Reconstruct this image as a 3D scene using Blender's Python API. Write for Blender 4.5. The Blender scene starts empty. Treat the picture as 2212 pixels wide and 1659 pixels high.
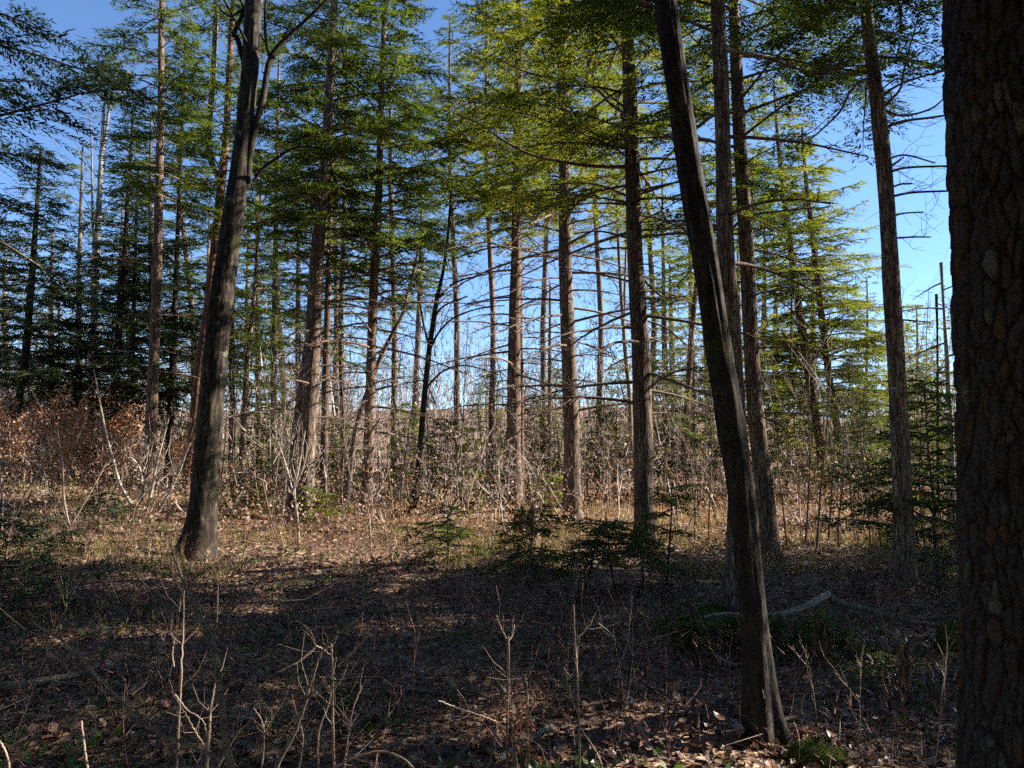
import bpy, math
import numpy as np

RNG = np.random.default_rng(11)
SC = bpy.context.scene
COL = SC.collection

# ------------------------------------------------------------------ camera
F, CX, CY = 1600.0, 1106.0, 829.5          # focal length and centre for a 2212 px wide frame
PITCH = math.radians(5.0)
CAMZ = 1.6
cam_data = bpy.data.cameras.new("camera")
cam_data.sensor_width = 36.0
cam_data.lens = 36.0 * F / 2212.0
cam_data.clip_start = 0.05
cam_data.clip_end = 2000.0
cam = bpy.data.objects.new("camera", cam_data)
cam.location = (0, 0, CAMZ)
cam.rotation_euler = (math.radians(90) + PITCH, 0, 0)
COL.objects.link(cam)
SC.camera = cam

# ------------------------------------------------------------------ sky, sun, exposure
SUN_AZ, SUN_EL = math.radians(76.0), math.radians(32.0)   # azimuth clockwise from the view axis (+Y)
world = bpy.data.worlds.new("World")
SC.world = world
world.use_nodes = True
wn = world.node_tree
wn.nodes.clear()
sky = wn.nodes.new("ShaderNodeTexSky")
sky.sky_type = 'NISHITA'
sky.sun_disc = False
sky.sun_elevation = SUN_EL
sky.sun_rotation = SUN_AZ
sky.altitude = 1200
sky.air_density = 1.0
sky.dust_density = 0.0
sky.ozone_density = 6.0
bg = wn.nodes.new("ShaderNodeBackground")
bg.inputs[1].default_value = 0.072
wo = wn.nodes.new("ShaderNodeOutputWorld")
wn.links.new(sky.outputs[0], bg.inputs[0])
wn.links.new(bg.outputs[0], wo.inputs[0])

sun_data = bpy.data.lights.new("sun", 'SUN')
sun_data.energy = 5.0
sun_data.angle = math.radians(0.5)
sun_data.color = (1.0, 0.93, 0.82)
sun = bpy.data.objects.new("sun", sun_data)
sun.location = (30, 15, 30)
sun.rotation_euler = (math.radians(90) - SUN_EL, 0, math.pi - SUN_AZ)
COL.objects.link(sun)

SC.view_settings.view_transform = 'Standard'
SC.view_settings.look = 'None'
SC.view_settings.exposure = 1.85
SC.view_settings.gamma = 1.0
SC.view_settings.use_curve_mapping = False
SC.render.engine = 'CYCLES'
SC.cycles.max_bounces = 4
SC.cycles.diffuse_bounces = 2
SC.cycles.glossy_bounces = 2
SC.cycles.transmission_bounces = 2
SC.cycles.caustics_reflective = False
SC.cycles.caustics_refractive = False
SC.cycles.use_denoising = False
SC.cycles.use_adaptive_sampling = True
SC.cycles.adaptive_threshold = 0.03
SC.cycles.adaptive_min_samples = 16
SC.render.filter_size = 1.2

# ------------------------------------------------------------------ small geometry library
UP = np.array([0, 0, 1.0])


def unit(a):
    a = np.asarray(a, float)
    return a / np.maximum(np.linalg.norm(a, axis=-1, keepdims=True), 1e-9)


def ground_z(x, y):
    x = np.asarray(x, float); y = np.asarray(y, float)
    s = np.clip((y - 8) / 12, 0, 1); s = s * s * (3 - 2 * s)
    hill = 0.055 * np.maximum(0, -x - 3) * s
    hill = np.minimum(hill, 2.5)
    b = 0.06 * np.sin(x * 0.9 + 1.3) * np.sin(y * 0.7 + 0.4) + 0.035 * np.sin(x * 2.1 + y * 1.3) + 0.02 * np.sin(x * 4.7 - y * 3.9 + 1)
    far = np.clip((y - 34) / 95, 0, 1); far = far * far * (3 - 2 * far) * 7.0 * (1 + 0.25 * np.sin(x * 0.05 + 1))
    return hill + b + far


def ray(u, v):
    xc, yc = (u - CX) / F, (CY - v) / F
    c, s = math.cos(PITCH), math.sin(PITCH)
    return np.array([xc, c - yc * s, s + yc * c])


def at(u, v, d):
    """the point at distance d (along +Y) seen at u, v; also the scale in metres per pixel there"""
    r = ray(u, v)
    t = d / r[1]
    return np.array([0, 0, CAMZ]) + r * t, t / F


def ground_hit(u, v):
    r = ray(u, v)
    t = np.linspace(1, 120, 6000)
    p = np.array([0, 0, CAMZ]) + r * t[:, None]
    below = p[:, 2] < ground_z(p[:, 0], p[:, 1])
    k = int(np.argmax(below)) if below.any() else -1
    return p[k]


def pix(p):
    """pixel of world points (n,3) -> u, v, depth"""
    q = np.asarray(p, float) - np.array([0, 0, CAMZ])
    c, s = math.cos(PITCH), math.sin(PITCH)
    dep = q[..., 1] * c + q[..., 2] * s
    yc = -q[..., 1] * s + q[..., 2] * c
    return CX + F * q[..., 0] / dep, CY - F * yc / dep, dep


class MB:
    """collects geometry pieces and links them as ONE mesh object"""

    def __init__(self):
        self.v, self.f, self.n = [], [], 0

    def add(self, V, faces, mi=0, smooth=True):
        V = np.asarray(V, np.float32).reshape(-1, 3)
        faces = np.asarray(faces, np.int64)
        if len(V) == 0 or len(faces) == 0:
            return self
        self.v.append(V)
        self.f.append((faces + self.n, mi, smooth))
        self.n += len(V)
        return self

    def mesh(self, name, mats, origin=(0, 0, 0)):
        V = np.concatenate(self.v) - np.asarray(origin, np.float32)
        me = bpy.data.meshes.new(name)
        me.vertices.add(len(V))
        me.vertices.foreach_set("co", V.astype(np.float32).ravel())
        loops = np.concatenate([f.ravel() for f, _, _ in self.f])
        tot = np.concatenate([np.full(len(f), f.shape[1], np.int32) for f, _, _ in self.f])
        mi = np.concatenate([np.full(len(f), m, np.int32) for f, m, _ in self.f])
        sm = np.concatenate([np.full(len(f), s, bool) for f, _, s in self.f])
        start = np.concatenate([[0], np.cumsum(tot)[:-1]]).astype(np.int32)
        me.loops.add(len(loops))
        me.loops.foreach_set("vertex_index", loops.astype(np.int32))
        me.polygons.add(len(tot))
        me.polygons.foreach_set("loop_start", start)
        me.polygons.foreach_set("material_index", mi)
        me.polygons.foreach_set("use_smooth", sm)
        for m in mats:
            me.materials.append(m)
        me.update(calc_edges=True)
        return me

    def build(self, name, mats, parent=None, origin=(0, 0, 0)):
        o = bpy.data.objects.new(name, self.mesh(name, mats, origin))
        COL.objects.link(o)
        if parent is not None:
            o.parent = parent
        return o


def tag(o, label=None, cat=None, group=None, kind=None):
    if label: o["label"] = label
    if cat: o["category"] = cat
    if group: o["group"] = group
    if kind: o["kind"] = kind
    return o


def empty(name, loc, label=None, cat=None, group=None):
    o = bpy.data.objects.new(name, None)
    o.location = loc
    COL.objects.link(o)
    return tag(o, label, cat, group)


def spline(pts, n):
    """Catmull-Rom through pts (m,k) sampled at n points"""
    pts = np.asarray(pts, float)
    m = len(pts)
    if m == 2:
        t = np.linspace(0, 1, n)[:, None]
        return pts[0] * (1 - t) + pts[1] * t
    P = np.vstack([2 * pts[0] - pts[1], pts, 2 * pts[-1] - pts[-2]])
    s = np.linspace(0, m - 1 - 1e-6, n)
    i = s.astype(int)
    t = (s - i)[:, None]
    p0, p1, p2, p3 = P[i], P[i + 1], P[i + 2], P[i + 3]
    return 0.5 * ((2 * p1) + (-p0 + p2) * t + (2 * p0 - 5 * p1 + 4 * p2 - p3) * t ** 2 + (-p0 + 3 * p1 - 3 * p2 + p3) * t ** 3)


def frames(pts):
    T = unit(np.gradient(pts, axis=0))
    ref = np.where(np.abs(T[:, 2:3]) > 0.9, np.array([[0, 1.0, 0]]), np.array([[0, 0, 1.0]]))
    if np.abs(T[:, 2]).mean() > 0.5:
        ref = np.tile([0, 1.0, 0], (len(pts), 1))
    else:
        ref = np.tile([0, 0, 1.0], (len(pts), 1))
    A = unit(np.cross(T, ref))
    B = np.cross(T, A)
    return T, A, B


def tube(mb, pts, radii, sides=8, mi=0, disp=None, cap=True):
    """one continuous tube; disp(theta, arc) -> radial offset factor"""
    pts = np.asarray(pts, float); radii = np.asarray(radii, float)
    n = len(pts)
    T, A, B = frames(pts)
    th = np.linspace(0, 2 * math.pi, sides, endpoint=False)
    arc = np.concatenate([[0], np.cumsum(np.linalg.norm(np.diff(pts, axis=0), axis=1))])
    rr = np.repeat(radii[:, None], sides, 1)
    if disp is not None:
        rr = rr + disp(np.repeat(th[None], n, 0), np.repeat(arc[:, None], sides, 1), rr)
    V = pts[:, None] + A[:, None] * (np.cos(th)[None, :, None] * rr[..., None]) + B[:, None] * (np.sin(th)[None, :, None] * rr[..., None])
    idx = np.arange(n * sides).reshape(n, sides)
    a = idx[:-1]; b = np.roll(idx[:-1], -1, 1); c = np.roll(idx[1:], -1, 1); d = idx[1:]
    Q = np.stack([a, b, c, d], -1).reshape(-1, 4)
    V = V.reshape(-1, 3)
    mb.add(V, Q, mi)
    if cap:
        top = np.vstack([V[-sides:], pts[-1:] + T[-1] * radii[-1] * 0.5])
        k = np.arange(sides)
        mb.add(top, np.stack([k, (k + 1) % sides, np.full(sides, sides)], -1), mi)
    return mb


def prisms(mb, P0, P1, r0, r1, mi=0, sides=3):
    """many thin tapered twigs at once"""
    P0 = np.asarray(P0, float).reshape(-1, 3); P1 = np.asarray(P1, float).reshape(-1, 3)
    n = len(P0)
    if n == 0:
        return mb
    r0 = np.broadcast_to(r0, n); r1 = np.broadcast_to(r1, n)
    T = unit(P1 - P0)
    ref = np.where(np.abs(T[:, 2:3]) > 0.8, np.array([[1.0, 0, 0]]), np.array([[0, 0, 1.0]]))
    A = unit(np.cross(T, ref)); B = np.cross(T, A)
    th = np.linspace(0, 2 * math.pi, sides, endpoint=False)
    ring = A[:, None] * np.cos(th)[None, :, None] + B[:, None] * np.sin(th)[None, :, None]
    V = np.concatenate([P0[:, None] + ring * r0[:, None, None], P1[:, None] + ring * r1[:, None, None]], 1)
    base = (np.arange(n) * 2 * sides)[:, None]
    k = np.arange(sides)
    q = np.stack([k, (k + 1) % sides, sides + (k + 1) % sides, sides + k], -1)
    mb.add(V.reshape(-1, 3), (base[:, :, None] + q[None]).reshape(-1, 4), mi)
    return mb


def blades(mb, P, D, N, ln, wd, mi=0, at_=0.45, tri=False):
    """kite-shaped blades: base P, direction D, face normal N; tri: plain wedges"""
    n = len(P)
    if n == 0:
        return mb
    if tri:
        D = unit(D); S = unit(np.cross(D, N)) * np.broadcast_to(wd, n)[:, None] * 0.5
        V = np.stack([P + S, P + D * np.broadcast_to(ln, n)[:, None], P - S], 1).reshape(-1, 3)
        mb.add(V, np.arange(3 * n).reshape(-1, 3), mi, False)
        return mb
    D = unit(D); S = unit(np.cross(D, N))
    ln = np.broadcast_to(ln, n)[:, None]; wd = np.broadcast_to(wd, n)[:, None]
    M = P + D * ln * at_
    V = np.stack([P, M + S * wd * 0.5, P + D * ln, M - S * wd * 0.5], 1).reshape(-1, 3)
    mb.add(V, np.arange(4 * n).reshape(-1, 4), mi, False)
    return mb


TAB = RNG.random((64, 64))


def vnoise(u, v):
    """periodic value noise (period 64 in u and v)"""
    iu = np.floor(u).astype(int); iv = np.floor(v).astype(int)
    fu = u - iu; fv = v - iv
    fu = fu * fu * (3 - 2 * fu); fv = fv * fv * (3 - 2 * fv)
    a = TAB[iu % 64, iv % 64]; b = TAB[(iu + 1) % 64, iv % 64]
    c = TAB[iu % 64, (iv + 1) % 64]; d = TAB[(iu + 1) % 64, (iv + 1) % 64]
    return (a * (1 - fu) + b * fu) * (1 - fv) + (c * (1 - fu) + d * fu) * fv


# ------------------------------------------------------------------ materials
def new_mat(name):
    m = bpy.data.materials.new(name)
    m.use_nodes = True
    nt = m.node_tree
    nt.nodes.clear()
    out = nt.nodes.new("ShaderNodeOutputMaterial")
    return m, nt, out


def node(nt, typ, **kw):
    n = nt.nodes.new(typ)
    for k, v in kw.items():
        if k in n.inputs:
            n.inputs[k].default_value = v
        else:
            setattr(n, k, v)
    return n


def ramp(nt, stops, src, interp='LINEAR'):
    r = nt.nodes.new("ShaderNodeValToRGB")
    r.color_ramp.interpolation = interp
    e = r.color_ramp.elements
    while len(e) < len(stops):
        e.new(0.5)
    for k, (p, c) in enumerate(stops):
        e[k].position = p
        e[k].color = (*c, 1)
    nt.links.new(src, r.inputs[0])
    return r


def mix(nt, a, b, fac):
    m = nt.nodes.new("ShaderNodeMix")
    m.data_type = 'RGBA'
    for sock, val in ((m.inputs[0], fac), (m.inputs[6], a), (m.inputs[7], b)):
        if isinstance(val, (int, float)):
            sock.default_value = val
        elif isinstance(val, tuple):
            sock.default_value = (*val, 1)
        else:
            nt.links.new(val, sock)
    return m.outputs[2]


def noise(nt, vec, scale, detail=4, rough=0.55):
    n = nt.nodes.new("ShaderNodeTexNoise")
    n.inputs["Scale"].default_value = scale
    n.inputs["Detail"].default_value = detail
    n.inputs["Roughness"].default_value = rough
    if vec is not None:
        nt.links.new(vec, n.inputs["Vector"])
    return n.outputs[0]


def mapping(nt, scale, coord="Object"):
    tc = nt.nodes.new("ShaderNodeTexCoord")
    mp = nt.nodes.new("ShaderNodeMapping")
    mp.inputs["Scale"].default_value = scale
    nt.links.new(tc.outputs[coord], mp.inputs[0])
    return mp.outputs[0], tc


def bark(name, dark, mid, light, scale=9, stretch=0.16, bump=0.6, lichen=None, moss=None, rough=0.9, dist=0.03, plates=True):
    m, nt, out = new_mat(name)
    vec, tc = mapping(nt, (scale, scale, scale * stretch))
    n1 = noise(nt, vec, 1.6, 6, 0.62)
    vo = nt.nodes.new("ShaderNodeTexVoronoi")
    vo.feature = 'DISTANCE_TO_EDGE'
    vo.inputs["Scale"].default_value = 2.2
    wob = nt.nodes.new("ShaderNodeMixRGB"); wob.blend_type = 'ADD'; wob.inputs[0].default_value = 0.45
    nn = nt.nodes.new("ShaderNodeTexNoise"); nn.inputs["Scale"].default_value = 2.5
    nt.links.new(vec, nn.inputs["Vector"])
    nt.links.new(vec, wob.inputs[1]); nt.links.new(nn.outputs[1], wob.inputs[2])
    nt.links.new(wob.outputs[0], vo.inputs["Vector"])
    furrow = ramp(nt, [(0.0, (0, 0, 0)), (0.16, (1, 1, 1))], vo.outputs[0]).outputs[0] if plates else None
    col = ramp(nt, [(0.28, dark), (0.5, mid), (0.74, light)], n1).outputs[0]
    if plates:
        col = mix(nt, tuple(c * 0.6 for c in dark), col, furrow)
    g2 = noise(nt, tc.outputs["Object"], 1.7, 3)
    tint = ramp(nt, [(0.35, (0.75, 0.72, 0.7)), (0.65, (1.15, 1.1, 1.05))], g2).outputs[0]
    mu = nt.nodes.new("ShaderNodeMixRGB"); mu.blend_type = 'MULTIPLY'; mu.inputs[0].default_value = 1.0
    nt.links.new(col, mu.inputs[1]); nt.links.new(tint, mu.inputs[2])
    col = mu.outputs[0]
    oi = nt.nodes.new("ShaderNodeObjectInfo")
    own = ramp(nt, [(0.0, (0.72, 0.70, 0.68)), (0.35, (1.05, 0.92, 0.82)), (0.65, (0.85, 0.87, 0.86)), (1.0, (1.15, 1.12, 1.04))], oi.outputs["Random"]).outputs[0]
    mu = nt.nodes.new("ShaderNodeMixRGB"); mu.blend_type = 'MULTIPLY'; mu.inputs[0].default_value = 1.0
    nt.links.new(col, mu.inputs[1]); nt.links.new(own, mu.inputs[2])
    col = mu.outputs[0]
    if lichen:
        ln = noise(nt, tc.outputs["Object"], lichen[1], 5, 0.65)
        f = ramp(nt, [(lichen[2], (0, 0, 0)), (lichen[2] + 0.06, (1, 1, 1))], ln).outputs[0]
        col = mix(nt, col, lichen[0], f)
    if moss:
        ln = noise(nt, tc.outputs["Object"], moss[1], 4, 0.6)
        f = ramp(nt, [(moss[2], (0, 0, 0)), (moss[2] + 0.08, (1, 1, 1))], ln).outputs[0]
        col = mix(nt, col, moss[0], f)
    hgt = nt.nodes.new("ShaderNodeMath"); hgt.operation = 'ADD'
    hgt.inputs[0].default_value = 0.0
    if plates:
        nt.links.new(furrow, hgt.inputs[0])
    nt.links.new(n1, hgt.inputs[1])
    bp = nt.nodes.new("ShaderNodeBump")
    bp.inputs["Strength"].default_value = bump * 0.55
    bp.inputs["Distance"].default_value = dist * 0.6
    nt.links.new(hgt.outputs[0], bp.inputs["Height"])
    b = nt.nodes.new("ShaderNodeBsdfPrincipled")
    b.inputs["Roughness"].default_value = rough
    b.inputs["Specular IOR Level"].default_value = 0.25
    nt.links.new(col, b.inputs["Base Color"])
    nt.links.new(bp.outputs[0], b.inputs["Normal"])
    nt.links.new(b.outputs[0], out.inputs[0])
    return m


def island_mat(name, stops, trans=0.35, trans_tint=(1.0, 1.0, 0.7), rough=0.5, spec=0.3, patch=0.5, patch_scale=0.7, source="island"):
    """colour differs from piece to piece; lets some light through"""
    m, nt, out = new_mat(name)
    if source == "island":
        g = nt.nodes.new("ShaderNodeNewGeometry"); rnd = g.outputs["Random Per Island"]
    else:
        g = nt.nodes.new("ShaderNodeObjectInfo"); rnd = g.outputs["Random"]
    tc = nt.nodes.new("ShaderNodeTexCoord")
    n = noise(nt, tc.outputs["Object"], patch_scale, 3)
    s = nt.nodes.new("ShaderNodeMapRange")
    s.inputs["From Min"].default_value = 0.3; s.inputs["From Max"].default_value = 0.7
    nt.links.new(n, s.inputs[0])
    f = nt.nodes.new("ShaderNodeMix")
    f.inputs[0].default_value = patch
    nt.links.new(rnd, f.inputs[2]); nt.links.new(s.outputs[0], f.inputs[3])
    col = ramp(nt, stops, f.outputs[0]).outputs[0]
    b = nt.nodes.new("ShaderNodeBsdfPrincipled")
    b.inputs["Roughness"].default_value = rough
    b.inputs["Specular IOR Level"].default_value = spec
    nt.links.new(col, b.inputs["Base Color"])
    sh = b.outputs[0]
    if trans > 0:
        t = nt.nodes.new("ShaderNodeBsdfTranslucent")
        mu = nt.nodes.new("ShaderNodeMixRGB"); mu.blend_type = 'MULTIPLY'; mu.inputs[0].default_value = 1.0
        mu.inputs[2].default_value = (*trans_tint, 1)
        nt.links.new(col, mu.inputs[1]); nt.links.new(mu.outputs[0], t.inputs[0])
        ms = nt.nodes.new("ShaderNodeMixShader"); ms.inputs[0].default_value = trans
        nt.links.new(sh, ms.inputs[1]); nt.links.new(t.outputs[0], ms.inputs[2])
        sh = ms.outputs[0]
    nt.links.new(sh, out.inputs[0])
    return m


M = {}
M["hemlock_bark"] = bark("hemlock_bark", (0.085, 0.054, 0.040), (0.205, 0.15, 0.115), (0.42, 0.34, 0.275), 11, 0.14, 0.7, lichen=((0.34, 0.34, 0.29), 7, 0.66), moss=((0.05, 0.07, 0.012), 2.3, 0.68))
M["red_bark"] = bark("red_bark", (0.09, 0.045, 0.028), (0.22, 0.125, 0.08), (0.36, 0.25, 0.18), 12, 0.14, 0.8, lichen=((0.28, 0.28, 0.24), 6, 0.7))


def near_bark_mat():
    m, nt, out = new_mat("near_bark")
    at_n = nt.nodes.new("ShaderNodeAttribute"); at_n.attribute_name = "plate"
    tc = nt.nodes.new("ShaderNodeTexCoord")
    n1 = noise(nt, tc.outputs["Object"], 60, 6, 0.7)
    n2 = noise(nt, tc.outputs["Object"], 9, 4, 0.6)
    base = ramp(nt, [(0.3, (0.020, 0.015, 0.012)), (0.5, (0.045, 0.036, 0.030)), (0.72, (0.10, 0.085, 0.072))], n1).outputs[0]
    cell = ramp(nt, [(0.0, (0.05, 0.04, 0.032)), (0.35, (0.035, 0.026, 0.02)), (0.62, (0.10, 0.045, 0.014)), (0.78, (0.04, 0.03, 0.023)), (0.9, (0.12, 0.12, 0.085)), (1.0, (0.05, 0.055, 0.02))], at_n.outputs["Fac"], 'CONSTANT').outputs[0]
    f = ramp(nt, [(0.46, (0, 0, 0)), (0.58, (0.85, 0.85, 0.85))], n2).outputs[0]
    col = mix(nt, base, cell, f)
    at_f = nt.nodes.new("ShaderNodeAttribute"); at_f.attribute_name = "face"
    ff = ramp(nt, [(0.35, (0, 0, 0)), (0.8, (1, 1, 1))], at_f.outputs["Fac"]).outputs[0]
    col = mix(nt, (0.020, 0.010, 0.006), col, ff)          # red-brown inner bark, darkened to paint shade into the furrows between plates
    bp = nt.nodes.new("ShaderNodeBump"); bp.inputs["Strength"].default_value = 0.9; bp.inputs["Distance"].default_value = 0.012
    nt.links.new(n1, bp.inputs["Height"])
    b = nt.nodes.new("ShaderNodeBsdfPrincipled"); b.inputs["Roughness"].default_value = 0.85; b.inputs["Specular IOR Level"].default_value = 0.25
    nt.links.new(col, b.inputs["Base Color"]); nt.links.new(bp.outputs[0], b.inputs["Normal"])
    nt.links.new(b.outputs[0], out.inputs[0])
    return m


M["near_bark"] = near_bark_mat()
M["dark_bark"] = bark("dark_bark", (0.010, 0.009, 0.008), (0.026, 0.022, 0.018), (0.085, 0.075, 0.062), 16, 0.35, 1.2, lichen=((0.17, 0.17, 0.15), 11, 0.68), moss=((0.035, 0.040, 0.010), 3.5, 0.6), dist=0.04, plates=False)
M["maple_bark"] = bark("maple_bark", (0.010, 0.008, 0.007), (0.034, 0.027, 0.020), (0.16, 0.125, 0.088), 13, 0.22, 0.7, lichen=((0.24, 0.21, 0.155), 6, 0.62), moss=((0.05, 0.05, 0.012), 2.6, 0.6), dist=0.04, plates=False)
M["pale_bark"] = bark("pale_bark", (0.12, 0.115, 0.105), (0.23, 0.22, 0.20), (0.36, 0.345, 0.32), 10, 0.4, 0.4, plates=False)
M["grey_bark"] = bark("grey_bark", (0.09, 0.075, 0.06), (0.19, 0.16, 0.13), (0.34, 0.29, 0.24), 18, 0.3, 0.4, plates=False)
M["limb_wood"] = bark("limb_wood", (0.07, 0.052, 0.040), (0.17, 0.13, 0.10), (0.34, 0.28, 0.22), 22, 0.5, 0.4, plates=False)
M["white_wood"] = bark("white_wood", (0.15, 0.135, 0.12), (0.34, 0.31, 0.28), (0.58, 0.55, 0.5), 25, 0.5, 0.4, plates=False)
M["rotten_wood"] = bark("rotten_wood", (0.06, 0.032, 0.018), (0.19, 0.10, 0.055), (0.36, 0.23, 0.13), 20, 0.15, 0.9, moss=((0.05, 0.065, 0.012), 6, 0.64), plates=True)
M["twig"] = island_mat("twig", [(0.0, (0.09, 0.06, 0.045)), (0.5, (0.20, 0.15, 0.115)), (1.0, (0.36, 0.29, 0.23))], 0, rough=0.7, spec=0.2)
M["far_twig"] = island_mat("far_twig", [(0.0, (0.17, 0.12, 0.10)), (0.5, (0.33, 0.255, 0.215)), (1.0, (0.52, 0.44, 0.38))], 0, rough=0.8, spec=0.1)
M["red_twig"] = island_mat("red_twig", [(0.0, (0.07, 0.028, 0.03)), (0.5, (0.16, 0.075, 0.072)), (1.0, (0.30, 0.19, 0.16))], 0, rough=0.7, spec=0.2)
M["buff_twig"] = island_mat("buff_twig", [(0.0, (0.13, 0.08, 0.055)), (0.5, (0.22, 0.15, 0.10)), (1.0, (0.34, 0.26, 0.185))], 0, rough=0.5, spec=0.4, patch=0.8, patch_scale=6)
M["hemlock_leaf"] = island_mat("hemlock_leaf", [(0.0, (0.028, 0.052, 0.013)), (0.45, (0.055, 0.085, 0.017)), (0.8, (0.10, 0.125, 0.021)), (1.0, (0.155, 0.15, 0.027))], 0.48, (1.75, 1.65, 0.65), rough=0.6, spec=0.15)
M["sunlit_leaf"] = island_mat("sunlit_leaf", [(0.0, (0.045, 0.075, 0.014)), (0.45, (0.085, 0.115, 0.018)), (0.8, (0.14, 0.152, 0.024)), (1.0, (0.19, 0.165, 0.03))], 0.5, (2.2, 1.9, 0.7), rough=0.6, spec=0.15)  # hemlock foliage in a brighter, yellower copy: sunlight put into the colour
M["spruce_and_shaded_leaf"] = island_mat("spruce_and_shaded_leaf", [(0.0, (0.012, 0.026, 0.012)), (0.5, (0.024, 0.044, 0.018)), (1.0, (0.045, 0.07, 0.024))], 0.3, (1.5, 1.5, 0.8), rough=0.6, spec=0.15)  # spruce green; on hemlocks this darker leaf paints in their shade
M["copper_leaf"] = island_mat("copper_leaf", [(0.0, (0.22, 0.09, 0.045)), (0.35, (0.38, 0.20, 0.105)), (0.7, (0.50, 0.32, 0.20)), (1.0, (0.6, 0.45, 0.32))], 0.35, (1.1, 0.8, 0.5), rough=0.5)
M["dry_grass"] = island_mat("dry_grass", [(0.0, (0.10, 0.12, 0.022)), (0.35, (0.22, 0.21, 0.05)), (0.6, (0.36, 0.27, 0.15)), (1.0, (0.52, 0.42, 0.29))], 0.35, (1.2, 1.1, 0.6), rough=0.6, patch=0.6, patch_scale=0.8)
M["dry_leaf"] = island_mat("dry_leaf", [(0.0, (0.20, 0.11, 0.07)), (0.5, (0.34, 0.22, 0.14)), (1.0, (0.46, 0.35, 0.26))], 0.3, (1.1, 0.8, 0.5), rough=0.6)
LITTER = [(0.0, (0.035, 0.020, 0.016)), (0.35, (0.085, 0.044, 0.032)), (0.6, (0.17, 0.09, 0.056)), (0.8, (0.28, 0.175, 0.115)), (0.92, (0.27, 0.095, 0.032)), (1.0, (0.48, 0.38, 0.29))]
M["litter"] = island_mat("litter", LITTER, 0.15, (1.1, 0.8, 0.5), rough=0.5, spec=0.35, patch=0.3, patch_scale=1.6)
M["litter_single"] = island_mat("litter_single", LITTER, 0.15, (1.1, 0.8, 0.5), rough=0.36, spec=0.6, patch=0.0, source="object")
M["withered"] = island_mat("withered", [(0.0, (0.22, 0.09, 0.035)), (0.5, (0.40, 0.19, 0.08)), (1.0, (0.52, 0.30, 0.15))], 0.35, (1.1, 0.8, 0.5), rough=0.5, source="object", patch=0.3, patch_scale=40)
M["red_leaf"] = island_mat("red_leaf", [(0.0, (0.30, 0.03, 0.015)), (1.0, (0.45, 0.10, 0.04))], 0.4, (1.1, 0.8, 0.5))
M["herb"] = island_mat("herb", [(0.0, (0.03, 0.055, 0.014)), (0.6, (0.075, 0.115, 0.024)), (1.0, (0.16, 0.18, 0.04))], 0.3, (1.1, 1.1, 0.5), rough=0.4, spec=0.4)


def moss_mat():
    m, nt, out = new_mat("moss")
    tc = nt.nodes.new("ShaderNodeTexCoord")
    n = noise(nt, tc.outputs["Object"], 40, 6, 0.7)
    n2 = noise(nt, tc.outputs["Object"], 6, 3)
    col = ramp(nt, [(0.3, (0.02, 0.028, 0.006)), (0.55, (0.07, 0.09, 0.012)), (0.75, (0.15, 0.16, 0.022))], n).outputs[0]
    f = ramp(nt, [(0.58, (0, 0, 0)), (0.68, (1, 1, 1))], n2).outputs[0]
    col = mix(nt, col, (0.06, 0.04, 0.025), f)
    bp = nt.nodes.new("ShaderNodeBump"); bp.inputs["Strength"].default_value = 1.0; bp.inputs["Distance"].default_value = 0.03
    nt.links.new(n, bp.inputs["Height"])
    b = nt.nodes.new("ShaderNodeBsdfPrincipled")
    b.inputs["Roughness"].default_value = 0.95; b.inputs["Specular IOR Level"].default_value = 0.1
    nt.links.new(col, b.inputs["Base Color"]); nt.links.new(bp.outputs[0], b.inputs["Normal"])
    nt.links.new(b.outputs[0], out.inputs[0])
    return m


M["moss"] = moss_mat()


def floor_mat():
    m, nt, out = new_mat("forest_floor")
    tc = nt.nodes.new("ShaderNodeTexCoord")
    vo = nt.nodes.new("ShaderNodeTexVoronoi"); vo.inputs["Scale"].default_value = 16
    nt.links.new(tc.outputs["Object"], vo.inputs["Vector"])
    sep = nt.nodes.new("ShaderNodeSeparateColor")
    nt.links.new(vo.outputs["Color"], sep.inputs[0])
    col = ramp(nt, [(0.0, (0.07, 0.04, 0.028)), (0.4, (0.16, 0.09, 0.055)), (0.75, (0.27, 0.17, 0.105)), (1.0, (0.36, 0.26, 0.18))], sep.outputs[0]).outputs[0]
    n2 = noise(nt, tc.outputs["Object"], 0.55, 5, 0.6)
    f = ramp(nt, [(0.56, (0, 0, 0)), (0.66, (1, 1, 1))], n2).outputs[0]
    gr = noise(nt, tc.outputs["Object"], 22, 4)
    grc = ramp(nt, [(0.35, (0.035, 0.05, 0.01)), (0.65, (0.15, 0.16, 0.03))], gr).outputs[0]
    col = mix(nt, col, grc, f)
    bp = nt.nodes.new("ShaderNodeBump"); bp.inputs["Strength"].default_value = 0.8; bp.inputs["Distance"].default_value = 0.04
    nt.links.new(vo.outputs[0], bp.inputs["Height"])
    b = nt.nodes.new("ShaderNodeBsdfPrincipled")
    b.inputs["Roughness"].default_value = 0.85; b.inputs["Specular IOR Level"].default_value = 0.2
    nt.links.new(col, b.inputs["Base Color"]); nt.links.new(bp.outputs[0], b.inputs["Normal"])
    nt.links.new(b.outputs[0], out.inputs[0])
    return m


M["floor"] = floor_mat()

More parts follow.
